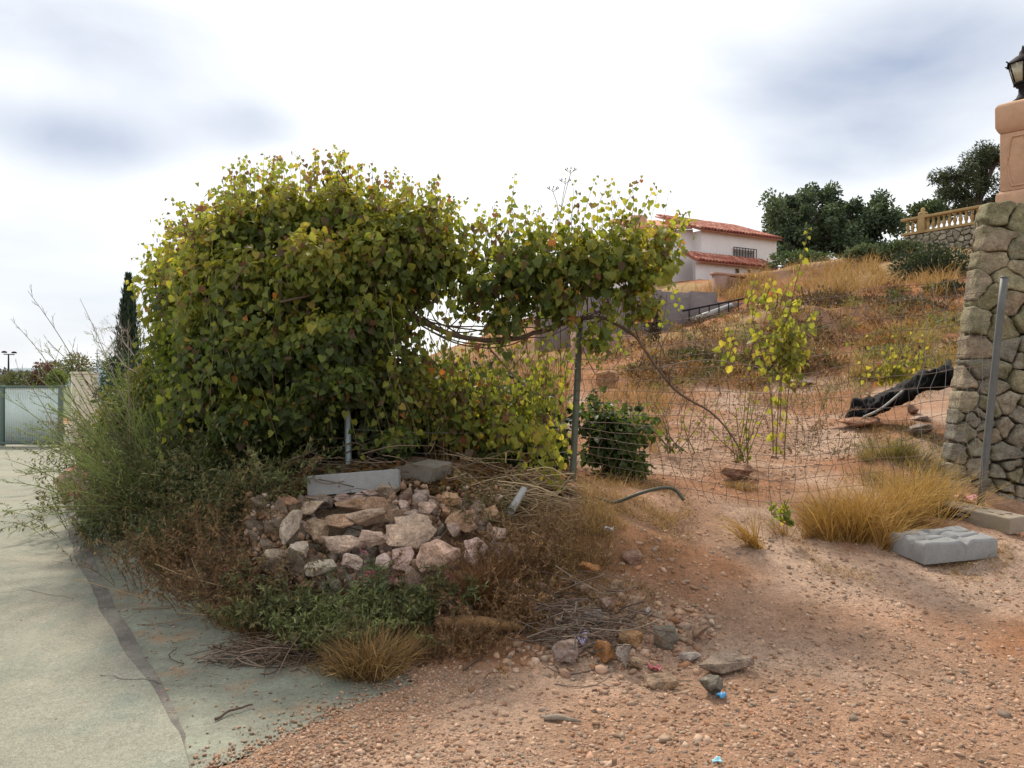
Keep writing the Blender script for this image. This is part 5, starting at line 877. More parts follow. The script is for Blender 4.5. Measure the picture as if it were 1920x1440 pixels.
# ------------------------------------------------------------------ gravel
def icos():
    bm = bmesh.new(); bmesh.ops.create_icosphere(bm, subdivisions=1, radius=1); V = np.array([v.co[:] for v in bm.verts]); Fq = np.array([[v.index for v in f.verts] for f in bm.faces]); bm.free(); return V, Fq
IV, IF = icos()
def gravel(name, label, x, y, r_, smin, smax, cols, power=2.6):
    n = len(x); s = smin+(smax-smin)*r_.random(n)**power; S = s[:, None]*r_.uniform(.65, 1.25, (n, 3))*[1, 1, .62]; Pz = H(x, y); on = x < np.where((y > 2.2) & (y < 9), apron_edge(y), road_edge(y)); P_ = np.stack([x, y, Pz+S[:, 2]*.12], -1)
    A = r_.normal(size=(n, 3)); T = norm(A); Rm = frames(norm(r_.normal(size=(n, 3))*[1, 1, .25]), norm(np.array([0, 0, 1.])+r_.normal(0, .25, (n, 3)))); cols = np.asarray(cols); c = cols[r_.integers(len(cols), size=n)]*r_.uniform(.7, 1.25, (n, 1))
    TV = IV; V = IV[None]*np.clip(1+.34*r_.normal(size=(n, len(IV), 1)), .45, 1.7)*S[:, None]; V = np.einsum('nij,nkj->nki', Rm, V)+P_[:, None]; Fc = (IF[None]+(np.arange(n)*len(IV))[:, None, None]).reshape(-1, 3)
    return tag(obj(name, mesh_np(name, V.reshape(-1, 3), Fc, M_peb, np.repeat(c, len(IV), 0))), label, kind='stuff')
r = np.random.default_rng(15); GC = [(.37, .235, .155), (.33, .20, .13), (.41, .285, .205), (.28, .17, .115), (.36, .23, .16), (.28, .145, .08), (.245, .185, .14), (.34, .24, .17)]
n = 62000; y = 2.9+5.2*r.random(n)**1.6; x = r.uniform(-1.2, .74, n)*y*1.05; dens = fbm(np.stack([x*1.3, y*1.3, x*0], -1), 19, 3)
keep = (x > np.interp(y, [2.9, 3.4, 4.0, 4.3, 4.6, 5.5, 8.2], [-1.3, -1.0, -.55, -.3, .3, .8, 1.6])+.25*dens) & (dens > -.45+.9*r.random(n)-.2) & ~((x > 4.1) & (y > 7.2)); gravel('gravel', 'fine pinkish gravel strewn over the foreground and track', x[keep], y[keep], r, .003, .014, GC, 3.0)
n = 3800; y = 2.95+3.2*r.random(n)**1.4; x = r.uniform(-.3, .72, n)*y; keep = x > np.interp(y, [2.9, 3.4, 4.0, 4.3, 4.6, 5.5], [-.9, -.8, -.4, -.2, .45, .9])
gravel('gravel', 'coarser rounded gravel stones in the foreground', x[keep], y[keep], r, .006, .022, GC, 2.6)
n = 2600; y = r.uniform(3.0, 6.5, n); x = road_edge(y)+r.normal(.35, .75, n); keep = x < apron_edge(y)+.1; gravel('gravel', 'grit scattered thinly on the concrete near the bank', x[keep], y[keep], r, .002, .008, GC)
n = 6500; y = r.uniform(2.95, 4.3, n); x = apron_edge(y)+r.normal(.12, .17, n); gravel('gravel', 'grit spilled over the edge of the concrete strip', x, y, r, .002, .011, GC, 2.6)
x, y = scatter_px(3400, [(930, 1100), (1100, 1050), (1300, 1050), (1330, 1180), (1200, 1230), (950, 1245), (900, 1200)], r); k = fbm(np.stack([x*2.2, y*2.2, x*0], -1), 9, 3) > -.1+.4*r.random(len(x)); x = x[k]+r.normal(0, .12, k.sum()); y = y[k]+r.normal(0, .12, k.sum()); gravel('gravel', 'broken stones and clods on the dirt slope', x, y, r, .006, .035, GC, 3)
x, y = scatter_px(6500, [(1120, 780), (1420, 730), (1560, 790), (1680, 900), (1480, 950), (1250, 920)], r); k = fbm(np.stack([x*1.5, y*1.5, x*0], -1), 10, 3) > -.3+.4*r.random(len(x)); x = x[k]+r.normal(0, .25, k.sum()); y = y[k]+r.normal(0, .25, k.sum()); gravel('gravel', 'reddish clods and chips on the track behind the mesh', x, y, r, .005, .024, [(.37, .24, .165), (.41, .29, .21), (.33, .20, .13)], 3)

n = 1500; uq, vq = r.random(n), r.random(n)*1.02; CP = rfn(uq, vq, r.normal(-.015, .02, n)); sc_ = .006+.022*r.random(n)**2.5; CV = IV[None]*np.clip(1+.34*r.normal(size=(n, len(IV), 1)), .45, 1.7)*(sc_[:, None]*r.uniform(.6, 1.3, (n, 3)))[:, None]+CP[:, None]; CC = np.array([(.33, .22, .15), (.26, .16, .10), (.40, .30, .24), (.20, .12, .075), (.30, .17, .10)])[r.integers(5, size=n)]*r.uniform(.7, 1.2, (n, 1))
o = obj('stone_chips', mesh_np('stone_chips', CV.reshape(-1, 3), (IF[None]+(np.arange(n)*len(IV))[:, None, None]).reshape(-1, 3), M_peb, np.repeat(CC, len(IV), 0)), rub); o['kind'] = 'stuff'
# ------------------------------------------------------------------ hillside: walls, house, balustrade
def wall_box(a, b, z0, z1, th, name, mat, parent=None):
    a = np.asarray(a, float)[:2]; b = np.asarray(b, float)[:2]; n_ = np.array([-(b-a)[1], (b-a)[0]]); n_ = n_/np.linalg.norm(n_)*th; V = np.array([[*p, z] for z in (z0, z1) for p in (a, b, b+n_, a+n_)]); m_ = MB(); m_.add(V, F4=[[0, 3, 2, 1], [4, 5, 6, 7], [0, 1, 5, 4], [1, 2, 6, 5], [2, 3, 7, 6], [3, 0, 4, 7]]); return m_.build(name, mat, parent)
# grey block retaining wall
ga, gb = at(1010, 600, 22.5), at(1395, 600, 25.5); gw = thing('retaining_wall', [*ga[:2], 2.2], 'long grey blockwork retaining wall on the hillside below the house', 'wall'); NP = 7
for i in range(NP):
    a_ = ga+(gb-ga)*i/NP; b_ = ga+(gb-ga)*((i+.985)/NP); z1 = at(1240, 545, 24)[2]+.05*(i % 2); wall_box(a_, b_, H(a_[0], a_[1])-.6, z1 if i < 6 else z1-.25, .3, 'panel', M_grey, gw)
pa, pb = at(1345, 520, 27.5), at(1480, 520, 30); pw = thing('parapet_wall', [*pa[:2], 4], 'low pinkish blockwork parapet in front of the house', 'wall')
for i in range(6):
    a_ = pa+(pb-pa)*i/6; b_ = pa+(pb-pa)*((i+.985)/6); wall_box(a_, b_, 3.6, at(1400, 521, 28.5)[2]-.06*i, .25, 'block', M_pink, pw)
wall_box(pa-[.02, .03, 0], pb+[0, -.03, 0], at(1400, 521, 28.5)[2]+.005, at(1400, 517, 28.5)[2]+.01, .32, 'coping', material('coping_tiles', (.36, .20, .15), .9, noise=[(3, .2)]), pw)
la, lb = at(1085, 640, 18.5), at(1205, 620, 20.5); lw = wall_box(la, lb, 1.4, at(1150, 626, 19.5)[2], .25, 'garden_wall', M_pink); tag(lw, 'low pinkish wall below the grey retaining wall', 'wall')
pl = thing('grey_pipe', at(1300, 602, 23.6), 'pale grey pipe lying at a slant against the retaining wall with a dark rail', 'pipe'); MB().tube([at(1298, 600, 23.4), at(1372, 573, 24.4)], .085, 10).build('pipe', M_pvc, pl, True)
MB().tube([at(1280, 583, 23.3), at(1395, 560, 24.4)], .03, 6).build('rail', M_iron, pl)
for t in np.linspace(.1, .9, 6): p_ = at(1280, 583, 23.3)*(1-t)+at(1395, 560, 24.4)*t; MB().tube([p_, p_-[0, 0, .35]], .02, 5).build('baluster', M_iron, pl)
# house
hs_ = thing('house', [*at(1390, 520, 41)[:2], 6.3], 'white rendered house with red tiled roofs on the hill', 'house')
h1, h2 = at(1315, 470, 40), at(1456, 470, 43.0); ux = norm((h2-h1)[:2]); un = np.array([ux[1], -ux[0]]); LW = np.linalg.norm((h2-h1)[:2]); ZE = at(1315, 432, 40)[2]; Z0 = 5.2
def hp(s, dpt, z): p_ = h1[:2]+ux*s+un*dpt; return np.array([p_[0], p_[1], z])      # s along the facade, dpt towards the camera
def quadwall(name, s0, s1, z0, z1, dpt, hole, mat, parent, reveal=.16):
    m_ = MB(); S = sorted({s0, s1, *(hole[:2] if hole else ())}); Z = sorted({z0, z1, *(hole[2:] if hole else ())})
    for i in range(len(S)-1):
        for j in range(len(Z)-1):
            if hole and S[i] >= hole[0]-1e-6 and S[i+1] <= hole[1]+1e-6 and Z[j] >= hole[2]-1e-6 and Z[j+1] <= hole[3]+1e-6: continue
            m_.add([hp(S[i], dpt, Z[j]), hp(S[i+1], dpt, Z[j]), hp(S[i+1], dpt, Z[j+1]), hp(S[i], dpt, Z[j+1])], F4=[[0, 1, 2, 3]])
    if hole:
        a_, b_, c_, d_ = hole; R1 = [hp(a_, dpt, c_), hp(b_, dpt, c_), hp(b_, dpt, d_), hp(a_, dpt, d_)]; R2 = [hp(a_, dpt-reveal, c_), hp(b_, dpt-reveal, c_), hp(b_, dpt-reveal, d_), hp(a_, dpt-reveal, d_)]
        m_.add(R1+R2, F4=[[0, 1, 5, 4], [1, 2, 6, 5], [2, 3, 7, 6], [3, 0, 4, 7]])
    return m_.build(name, mat, parent)
wz0, wz1 = at(1390, 499, 41.8)[2], at(1390, 470, 41.8)[2]; wsc = LW/(1456-1315); ws0, ws1 = (1372-1315)*wsc, (1412-1315)*wsc
wl = quadwall('wall', 0, LW, Z0, ZE, 0, (ws0, ws1, wz0, wz1), M_white, hs_)
m = MB(); q = [hp(0, 0, Z0), hp(0, -7, Z0), hp(0, -7, ZE), hp(0, 0, ZE), hp(LW, 0, Z0), hp(LW, -7, Z0), hp(LW, -7, ZE), hp(LW, 0, ZE)]; m.add(q, F4=[[0, 3, 2, 1], [4, 5, 6, 7], [1, 2, 6, 5]]); m.build('wall', M_white, hs_)
# left wing, a step back
m = MB(); q = [hp(-3.4, -1.2, Z0), hp(.0, -.6, Z0), hp(.0, -.6, ZE+.15), hp(-3.4, -1.2, ZE-.2), hp(-3.4, -6, Z0), hp(-3.4, -6, ZE-.2)]; m.add(q, F4=[[0, 1, 2, 3], [4, 0, 3, 5]]); m.build('wall', M_white, hs_)
win = thing  # (name reused below)
wn = quadwall('window', ws0+.02, ws1-.02, wz0+.02, wz1-.02, -.13, (ws0+.10, ws1-.10, wz0+.10, wz1-.10), material('window_frame', (.42, .40, .38), .6), hs_, .03)
m = MB(); m.add([hp(ws0+.08, -.15, wz0+.08), hp(ws1-.08, -.15, wz0+.08), hp(ws1-.08, -.15, wz1-.08), hp(ws0+.08, -.15, wz1-.08)], F4=[[0, 1, 2, 3]]); m.build('shutter', M_shut, wn)
for i in range(9): s = ws0-.05+(ws1-ws0+.10)*i/8; MB().tube([hp(s, .12, wz0-.05), hp(s, .12, wz1+.10)], .022, 5).build('window_bar', M_iron, wn)
for z in (wz0-.03, wz1+.08, (wz0+wz1)/2): MB().tube([hp(ws0-.08, .12, z), hp(ws1+.08, .12, z)], .02, 5).build('window_bar', M_iron, wn)
def tile_mesh(c, rad=.105, ln=.46, dn=False):
    th = np.linspace(0, math.pi, 7); V = []
    for y_, rr in ((0, rad), (ln, rad*.82)):
        for k_ in (1.0, .84): V += [[rr*k_*math.cos(t), y_, rr*k_*math.sin(t)*(1 if not dn else -1)] for t in th]
    F4 = []
    for i in range(6): F4 += [[i, i+1, 14+i+1, 14+i], [7+i+1, 7+i, 21+i, 21+i+1], [i+1, i, 7+i, 7+i+1], [14+i, 14+i+1, 21+i+1, 21+i]]
    m_ = MB(); m_.add(V, F4=F4, col=c); return m_.mesh('tile', M_tile, True)
TC = [tile_mesh(c) for c in [(.36, .125, .085), (.42, .17, .12), (.31, .105, .07), (.45, .23, .17), (.27, .09, .065)]]; r = np.random.default_rng(8)
def roof(s0, s1, dpt0, ze, run, rise, label):
    """eave at depth dpt0 rising away from the camera"""
    m_ = MB(); q_ = [hp(s0, dpt0, ze-.10), hp(s1, dpt0, ze-.10), hp(s1, dpt0-run, ze-.10+rise), hp(s0, dpt0-run, ze-.10+rise)]; q_ += [p_-[0, 0, .07] for p_ in q_]; m_.add(q_, F4=[[0, 1, 2, 3], [7, 6, 5, 4], [0, 4, 5, 1], [1, 5, 6, 2], [2, 6, 7, 3], [3, 7, 4, 0]], col=(.34, .14, .10)); rf = m_.build('roof', M_tile, hs_); rf['label'] = label
    nc = int((s1-s0)/.225); sl_ = math.atan2(rise, run); nr = int(math.hypot(run, rise)/.40)
    yv = np.array([-un[0]*math.cos(sl_), -un[1]*math.cos(sl_), math.sin(sl_)]); xv = np.array([ux[0], ux[1], 0]); zv = np.cross(xv, yv)
    for i in range(nc):
        for j in range(nr):
            o = bpy.data.objects.new('tile', TC[r.integers(5)]); link(o, rf); p_ = hp(s0+.11+i*(s1-s0)/nc, dpt0+.06, ze-.07)+yv*(.40*j)+zv*(.012*(r.random()-.5)+.0); M4 = np.eye(4); M4[:3, 0] = xv; M4[:3, 1] = norm(yv+zv*.05); M4[:3, 2] = zv; M4[:3, 3] = p_; o.matrix_basis = Matrix(M4.tolist())
    return rf
roof(-.35, LW+.15, .25, ZE+.10, 3.4, 1.25, 'main red tiled roof'); 
LZ = at(1420, 500, 40.5)[2]; LS0, LS1 = -1.6, (1420-1315)*wsc; 
roof(LS0, LS1, 1.35, LZ+.05, 1.32, .66, 'lower lean-to roof of red tiles')
quadwall('wall', LS0+.1, LS1-.1, Z0-.8, LZ-.08, 1.1, None, M_white, hs_)
m = MB(); m.add([hp(LS1-.1, 1.1, Z0-.8), hp(LS1-.1, 0, Z0-.8), hp(LS1-.1, 0, LZ+.3), hp(LS1-.1, 1.1, LZ-.08)], F4=[[0, 1, 2, 3]]); m.build('wall', M_white, hs_)
for px in (1349, 1371, 1394): s = (px-1315)*wsc; c = hp(s, 1.14, LZ-.32); MB().box(c, (.14, .14, .20), math.atan2(ux[1], ux[0])).build('rafter_hole', M_dark, hs_)  # dark boxes stand in for the shade inside the rafter holes
c = hp(-2.2, -2.4, ZE+.3); bevel(MB().box(c, (.8, .8, 1.2)).build('chimney', M_stucco, hs_), .03)
m = MB(); q = [hp(-3.7, -.9, ZE-.1), hp(-.3, -.35, ZE+.22), hp(-.3, -3, ZE+1.0), hp(-3.7, -3, ZE+.7)]; q += [p_-[0, 0, .12] for p_ in q]; m.add(q, F4=[[0, 1, 2, 3], [7, 6, 5, 4], [0, 4, 5, 1], [1, 5, 6, 2], [2, 6, 7, 3], [3, 7, 4, 0]], col=(.44, .18, .12)); m.build('roof', M_tile, hs_)
# balustrade on its rubble wall
ba, bb = at(1697, 440, 31), at(1850, 430, 28.2); bz = at(1700, 443, 31)[2]; bw = thing('balustrade', [*ba[:2], bz], 'ochre balustrade of turned balusters on the terrace behind the trees', 'balustrade'); bdirv = norm(bb-ba)*[1, 1, 0]; BL = np.linalg.norm((bb-ba)[:2]); brz = math.atan2(bdirv[1], bdirv[0]); M_och = material('ochre_cast_stone', (.34, .235, .11), .9, noise=[(3, .15), (20, .12)])
def bpnt(s, z): return np.array([ba[0]+bdirv[0]*s, ba[1]+bdirv[1]*s, z])
bevel(MB().box(bpnt(BL/2, bz+.05), (BL+.2, .24, .10), brz).build('base_rail', M_och, bw), .01); bevel(MB().box(bpnt(BL/2, bz+.63), (BL+.2, .26, .10), brz).build('top_rail', M_och, bw), .015)
bp_ = MB().lathe((0, 0, 0), [(.05, 0), (.06, .04), (.04, .07), (.05, .10), (.075, .18), (.07, .24), (.04, .34), (.035, .40), (.055, .43), (.055, .48)], 10).mesh('baluster', M_och, True)
for i in range(15):
    if i == 3: continue
    o = bpy.data.objects.new('baluster', bp_); link(o, bw); o.matrix_basis = Matrix.Translation(Vector(bpnt(.12+BL*i/15, bz+.1)))
o = bevel(MB().box(bpnt(.12+BL*3/15, bz+.38), (.26, .28, .76), brz).build('post', M_och, bw), .015); MB().lathe(bpnt(.12+BL*3/15, bz+.76), [(.17, 0), (.17, .05), (.06, .10), (.09, .17), (.05, .24), (0, .26)], 10).build('finial', M_och, o, True)
rw = thing('terrace_wall', [*ba[:2], bz-1.6], 'grey rubble stone terrace wall under the ochre balustrade', 'wall'); bn = np.array([bdirv[1], -bdirv[0]])
def tfn(u, v, w_): return np.stack([ba[0]+bdirv[0]*u+bn[0]*(w_+.12), ba[1]+bdirv[1]*u+bn[1]*(w_+.12), bz-1.7+v], -1)
r = np.random.default_rng(4); ss = [(u+r.normal(0, .07), v_+r.normal(0, .05)) for v_ in np.arange(.12, 1.7, .22) for u in np.arange(.1, BL, .30)]
for i, p in cells(ss, [(0, 0), (BL, 0), (BL, 1.68), (0, 1.68)]): stone_obj('stone', rw, p, tfn, .014, 2500+i, np.array([(.30, .28, .22), (.25, .23, .18), (.35, .31, .24)][i % 3]), M_stone, relief=.05, thick=.1, n=10)
wall_box(ba+[0, .0, 0], bb+[0, .0, 0], bz-1.8, bz-.02, .3, 'wall_core', M_core, rw)

# ------------------------------------------------------------------ trees and bushes on the hill
def tree(label, ells, seed, cols, size, foot, name='tree', tmpl='oval', group=None, trunkr=.16, individual=0, cat='tree'):
    r_ = np.random.default_rng(seed); root = thing(name, foot, label, cat, group); cols = np.asarray(cols); fo = Fol(); foot = np.asarray(foot, float); lim = MB()
    top = np.mean([e[0] for e in ells], 0); MB().tube(spline([foot-[0, 0, .2], foot*.6+top*.4+r_.normal(0, .1, 3), top], 10), np.linspace(trunkr, trunkr*.4, 10), 8).build('trunk', M_bark, root, True)
    for c, rad, n in ells:
        for j in range(15):      # clumps round the end of each limb
            dv = norm(r_.normal(size=3)+[0, 0, .25]); cc = c+dv*rad*r_.uniform(.4, 1.0); lim.tube(spline([foot*.45+top*.55, c*.6+cc*.4+r_.normal(0, .15, 3), cc], 6), np.linspace(trunkr*.35, trunkr*.08, 6), 4, (.08, .06, .05), caps=False)
            m_ = n//15; D = norm(r_.normal(size=(m_, 3))); kk = r_.random(m_)**.5; cr = rad*r_.uniform(.22, .42); P_ = cc+D*cr*(kk*(1+.3*fbm(D*3+cc, seed, 2)))[:, None]; t = np.clip(.45+.30*r_.normal()*.6+.2*r_.normal(size=m_)+.15*D[:, 2], 0, .999)*(len(cols)-1); i = t.astype(int); f = (t-i)[:, None]
            fo.add(P_, norm(D*.7+r_.normal(0, .6, (m_, 3))), norm(D*.5+[0, 0, .5]+r_.normal(0, .5, (m_, 3))), size*r_.uniform(.6, 1.3, m_), cols[i]*(1-f)+cols[np.minimum(i+1, len(cols)-1)]*f)
    lim.build('limbs', M_twig, root); TV, TF = dict(lance=(LANCE_V, LANCE_F), oval=(OVAL_V, OVAL_F))[tmpl]; emit(fo, root, M_small, TV, TF, individual, 'crown')
CAR = [(.045, .07, .045), (.07, .105, .06), (.10, .14, .078), (.14, .18, .105)]; PIN = [(.035, .05, .03), (.055, .075, .04), (.085, .10, .055)]
tree('carob tree with loose outline just right of the house', [ell(1475, 420, 47, 55, 60, 2.0, 6000), ell(1530, 395, 48, 50, 55, 2.0, 6000), ell(1490, 465, 46, 55, 40, 1.6, 3600)], 801, CAR, .20, at(1500, 500, 47), trunkr=.25)
tree('dense dark carob tree right of the loose carob', [ell(1590, 440, 46, 65, 60, 2.0, 7000), ell(1655, 420, 46, 50, 60, 1.8, 6500), ell(1620, 470, 45, 75, 35, 1.8, 4500), ell(1560, 455, 46, 50, 50, 1.8, 4000)], 802, CAR[:3], .20, at(1610, 500, 46), trunkr=.28)
tree('pine tree behind the ochre balustrade', [ell(1800, 350, 36, 45, 45, 1.2, 6000), ell(1860, 320, 36, 50, 50, 1.2, 6000), ell(1840, 380, 36, 60, 25, 1.2, 3000)], 803, PIN, .17, at(1830, 440, 36), tmpl='lance', trunkr=.16, name='pine_tree')
for i, (px, py, rx, ry, d, n, cols, lab) in enumerate([(1740, 400, 40, 22, 36, 2600, [(.04, .065, .03), (.06, .09, .04), (.09, .12, .05)], 'small green bush above the balustrade'), (1622, 478, 36, 18, 30, 2600, [(.06, .085, .045), (.085, .115, .06), (.12, .14, .08)], 'rounded grey green bush below the dark carob'), (1690, 475, 45, 22, 29, 2800, [(.05, .075, .04), (.075, .10, .05), (.10, .12, .06)], 'grey green bush at the left end of the rubble terrace wall'), (1745, 510, 75, 48, 24, 6500, [(.02, .032, .02), (.035, .05, .03), (.055, .075, .04)], 'large dark bush against the stone wall top'), (1500, 488, 60, 16, 36, 2200, [(.05, .08, .035), (.08, .12, .05)], 'low green bush at the foot of the loose carob'), (1780, 560, 60, 35, 20, 3000, [(.02, .03, .018), (.04, .05, .03)], 'dark bush beside the stone wall'), (1690, 580, 70, 24, 19, 2200, [(.05, .045, .03), (.09, .075, .045), (.13, .10, .06)], 'brown dead scrub on the bank below the dark bushes'), (1545, 580, 90, 34, 20, 2600, [(.06, .045, .03), (.10, .07, .045), (.14, .09, .055)], 'dark brown scrub on the bank below the golden grass'), (1310, 680, 75, 32, 15.5, 2600, [(.05, .05, .03), (.09, .08, .045), (.16, .11, .06)], 'brown and olive scrub at the foot of the hillside bank'), (1470, 680, 80, 34, 15, 2400, [(.07, .06, .035), (.13, .08, .045), (.20, .11, .06)], 'rusty scrub on the bank behind the vine shoot'), (1225, 600, 14, 60, 19, 900, [(.05, .04, .03), (.09, .07, .04)], 'tall dark dead shrub against the grey retaining wall')]):
    shrub('bush', lab, 'bush', [ell(px, py, d, rx, ry, rx/F*d*.8, n)], 850+i, .0032*d+.02, cols, 'oval', 14, 'bushes on the hillside')
shrub('shrub', 'dense dark shrub added for the shade in the gap under the vine behind the post', 'shrub', [ell(700, 800, 7.6, 330, 140, .6, 9000), ell(960, 860, 7.8, 110, 50, .4, 1800)], 74, .075, [(.02, .035, .014), (.035, .06, .02), (.05, .08, .025)], 'leaf', 20, hang=.3, mat=M_leaf)  # added with near-black leaves to stand in for shade under the vine

r = np.random.default_rng(77); fo = Fol(); sx, sy = scatter_px(230, [(1100, 690), (1230, 625), (1400, 580), (1500, 545), (1800, 545), (1810, 690), (1560, 725), (1180, 735)], r); scol = np.array([(.10, .06, .035), (.16, .085, .045), (.24, .12, .055), (.13, .12, .05), (.20, .18, .065), (.07, .05, .032), (.32, .18, .075), (.16, .20, .06)])
for x_, y_ in zip(sx, sy):
    rr = r.uniform(.10, .38)*(1 if y_ > 12 else .6); n_ = int(30+rr*260); D = norm(r.normal(size=(n_, 3))); D[:, 2] = abs(D[:, 2]); P_ = np.array([x_, y_, H(x_, y_)])+D*[rr, rr, rr*.8]*(r.random((n_, 1))**.5); c_ = scol[r.integers(len(scol))]; fo.add(P_, D+r.normal(0, .5, (n_, 3)), r.normal(size=(n_, 3)), r.uniform(.05, .12, n_), c_*r.uniform(.6, 1.4, (n_, 1)))
P_, T_, N_, S_, C_ = fo.cat(); tag(obj('scrub', inst_mesh('scrub', LANCE_V, LANCE_F, P_, frames(T_, N_), S_, C_, M_grass)), 'low brown and rust scrub growing all over the hillside', kind='stuff')
# ------------------------------------------------------------------ far left: gate, pillar, garden
gz_ = H(at(60, 835, 23.5)[0], 23.5); gd = 23.5
gt = thing('metal_gate', at(60, 835, gd), 'pale blue grey sheet steel gate in a dark green frame', 'gate')
def gx_(px): return (px-960)/F*gd
zt_, zb_ = CAMZ+(HOR-727)/F*gd, CAMZ+(HOR-831)/F*gd
for a_, b_ in ((8, 112), (-100, 2)):
    X = np.linspace(gx_(a_), gx_(b_), 97); Y = gd+.018*np.sign(np.sin(np.arange(97)*math.pi/2+.4)); V = np.vstack([np.stack([X, Y, np.full(97, zb_)], -1), np.stack([X, Y, np.full(97, zt_)], -1)]); q_ = np.stack([np.arange(96), np.arange(96)+1, np.arange(96)+98, np.arange(96)+97], -1)
    o = obj('panel', mesh_np('panel', V, q_, M_sheet), gt); md = o.modifiers.new('s', 'SOLIDIFY'); md.thickness = .01
for px in (5, 114, -102): bevel(MB().box((gx_(px), gd, (zt_+zb_)/2), (.11, .11, zt_-zb_+.16)).build('frame_post', M_frame, gt), .01)
MB().box((gx_(8), gd-.03, zt_+.03), (gx_(112)-gx_(-100), .06, .07)).build('rail', M_frame, gt); MB().box((gx_(8), gd-.03, zb_), (gx_(112)-gx_(-100), .06, .07)).build('rail', M_frame, gt)
gp = at(151, 835, 22.8); pt = thing('gate_pillar', [gp[0], gp[1], gp[2]], 'square rendered gate pillar right of the metal gate', 'pillar'); hgt = (835-702)/F*22.8
bevel(MB().box((gp[0], gp[1]+.2, gp[2]+hgt/2), (.66, .66, hgt), R(33)).build('shaft', M_grend, pt), .01); bevel(MB().box((gp[0], gp[1]+.2, gp[2]+hgt+.04), (.70, .70, .07), R(33)).build('cap', M_grend, pt), .01)
wa, wb = at(186, 800, 22.3), at(310, 800, 19); sw = thing('garden_wall', [*wa[:2], -.4], 'low peach stone wall running back from the gate pillar', 'wall'); wd_ = norm(wb-wa)*[1, 1, 0]; WL_ = np.linalg.norm((wb-wa)[:2]); wn_ = np.array([wd_[1], -wd_[0]])
if wn_ @ -wa[:2] < 0: wn_ = -wn_
def gfn(u, v, w_): return np.stack([wa[0]+wd_[0]*u+wn_[0]*w_, wa[1]+wd_[1]*u+wn_[1]*w_, -.80+v+.10*u], -1)
r = np.random.default_rng(14); ss = [(u+r.normal(0, .06), v_+r.normal(0, .04)) for v_ in np.arange(.1, 1.45, .2) for u in np.arange(.1, WL_, .34)]
for i, p in cells(ss, [(0, 0), (WL_, 0), (WL_, 1.42), (0, 1.42)]): stone_obj('stone', sw, p, gfn, .014, 3000+i, np.array([(.37, .235, .15), (.34, .21, .135), (.40, .27, .185)][i % 3]), M_peb, relief=.03, thick=.08, n=9)
m = MB(); V = np.array([gfn(np.array([u]), np.array([v_]), np.array([w_]))[0] for w_ in (-.05, -.35) for u, v_ in ((0, -.3), (WL_, -.3), (WL_, 1.42), (0, 1.42))]); m.add(V, F4=[[0, 1, 2, 3], [7, 6, 5, 4], [0, 4, 5, 1], [1, 5, 6, 2], [2, 6, 7, 3], [3, 7, 4, 0]]); m.build('wall_core', material('peach_mortar', (.36, .25, .17), .95), sw)
for i, (px, py, rx, ry, d, n, cols, lab) in enumerate([(40, 715, 40, 18, 27, 1500, [(.07, .09, .04), (.11, .12, .05), (.16, .13, .07)], 'olive hedge bush just above the metal gate'), (85, 705, 22, 28, 27, 1300, [(.09, .05, .045), (.15, .08, .07), (.20, .12, .09)], 'reddish brown bush above the middle of the gate'), (108, 712, 18, 18, 26, 1000, [(.09, .13, .04), (.14, .19, .05)], 'bright green bush left of the gate pillar'), (145, 690, 28, 26, 28, 1400, [(.07, .10, .04), (.12, .14, .05), (.20, .12, .06)], 'green and rust bush above the gate pillar'), (105, 690, 18, 14, 40, 900, [(.05, .07, .05), (.08, .10, .07)], 'dull green bush far behind the gate'), (5, 715, 22, 22, 32, 900, [(.08, .07, .06), (.12, .10, .08)], 'brown bush behind the left gate post')]):
    shrub('bush', lab, 'bush', [ell(px, py, d, rx, ry, rx/F*d*.8, n)], 900+i, .09, cols, 'oval', 10, 'bushes behind the gate')
shrub('conifer_hedge', 'dark conifer hedge under the cypress left of the vine', 'hedge', [ell(240, 690, 19, 52, 28, .9, 3800), ell(230, 730, 17, 50, 30, .8, 2600), ell(290, 740, 14, 55, 45, .7, 2600)], 931, .085, [(.015, .03, .018), (.025, .05, .028), (.045, .075, .04)], 'lance', 14)
cy = thing('cypress', at(243, 740, 21), 'slim dark cypress spire left of the vine mound', 'tree'); r = np.random.default_rng(41); n = 4200; zz = r.random(n)**.8; cb, ctp = at(241, 720, 21), at(241, 520, 21); prof = np.interp(zz, [0, .3, .6, .85, 1], [26, 22, 14, 6, .5])/F*21; th = r.uniform(0, 6.28, n); rr = prof*np.sqrt(r.random(n))*(1+.25*r.normal(size=n)); P = cb+(ctp-cb)*zz[:, None]+np.stack([rr*np.cos(th), rr*np.sin(th), 0*th], -1); fo = Fol(); D = np.stack([np.cos(th)*.4, np.sin(th)*.4, np.ones(n)], -1); fo.add(P, D+r.normal(0, .2, (n, 3)), np.stack([np.cos(th), np.sin(th), 0*th], -1)+r.normal(0, .3, (n, 3)), r.uniform(.10, .2, n), np.array([(.018, .036, .024), (.03, .055, .034), (.045, .07, .04)])[r.integers(3, size=n)])
emit(fo, cy, M_small, LANCE_V, LANCE_F, 0, 'crown'); MB().tube([at(243, 770, 21), at(241, 540, 21)], [.09, .02], 6).build('trunk', M_bark, cy)
pm = thing('palm_tree', at(235, 740, 23), 'palm with pale drooping fronds behind the conifer hedge', 'palm'); r = np.random.default_rng(43); hub = at(240, 640, 23); MB().tube([at(240, 760, 23), hub], [.16, .13], 8).build('trunk', M_bark, pm)
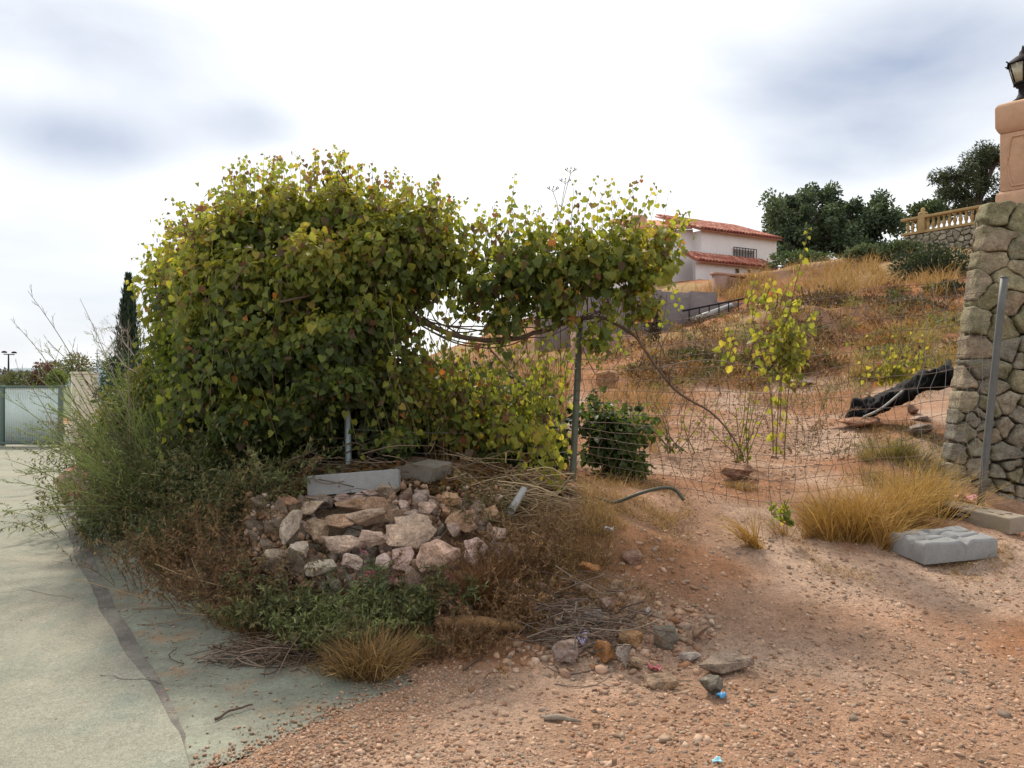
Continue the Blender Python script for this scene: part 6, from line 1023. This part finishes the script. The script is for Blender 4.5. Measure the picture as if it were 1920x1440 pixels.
for i in range(13):
    a = r.uniform(0, 6.28); ln = r.uniform(.7, 1.05); e = hub+np.array([math.cos(a)*ln, math.sin(a)*ln, r.uniform(-.5, .45)]); Pp = spline([hub, (hub+e)/2+[0, 0, .25], e], 14); m = MB(); m.tube(Pp, np.linspace(.012, .004, 14), 4, (.2, .2, .1), caps=False); tn = norm(np.gradient(Pp, axis=0))
    for j in range(2, 14):
        sv = norm(np.cross(tn[j], [0, 0, 1.]))
        for s_ in (-1, 1): b_ = Pp[j]; t_ = b_+sv*s_*.24+tn[j]*.14-[0, 0, .10]; m.add([b_-tn[j]*.012, b_+tn[j]*.012, t_], F3=[[0, 1, 2]], col=(.16, .18, .10))
    m.build('frond', M_grass, pm)
bt = thing('bare_tree', at(200, 740, 15), 'leafless thin branched tree between the gate pillar and the cypress', 'tree'); st = MB(); r = np.random.default_rng(47)
def bare(p, dv, ln, rad, lev):
    e = p+dv*ln; st.tube(spline([p, (p+e)/2+r.normal(0, .05, 3)*ln, e], 5), np.linspace(rad, rad*.6, 5), 4 if lev < 2 else 3, (.30, .25, .22), caps=False)
    if lev < 4:
        for _ in range(3 if lev else 4): bare(p+(e-p)*r.uniform(.5, 1), norm(dv+r.normal(0, .55, 3)), ln*r.uniform(.5, .75), rad*.55, lev+1)
bare(at(262, 700, 15), norm(np.array([-.6, 0, .45])), .55, .012, 0); bare(at(260, 690, 15), norm(np.array([-.45, .1, .7])), .6, .012, 0); st.build('branches', M_twig, bt)
sp = thing('street_lamp', at(15, 700, 70), 'twin headed street lamp far off above the gate hedge', 'lamp'); MB().tube([at(16, 720, 70), at(16, 664, 70)], [.09, .06], 8).build('pole', M_iron, sp); MB().tube([at(7, 664, 70), at(27, 665, 70)], .05, 6).build('arm', M_iron, sp)
for px, py in ((8, 661), (26.5, 662)): p_ = at(px, py, 70); MB().lathe(p_, [(0, -.02), (.2, -.03), (.24, .03), (.14, .13), (0, .16)], 10).build('lamp_head', M_iron, sp, True)
an = thing('antenna', at(183, 700, 60), 'thin rooftop antenna mast beside the cypress', 'antenna'); MB().tube([at(182, 700, 60), at(182, 655, 60)], .03, 5).build('mast', M_iron, an)
for py, wpx in ((664, 4), (670, 3), (676, 7)): MB().tube([at(182-wpx, py-2, 60), at(182, py, 60), at(182+wpx, py-2, 60)], .025, 4).build('crossbar', M_iron, an)
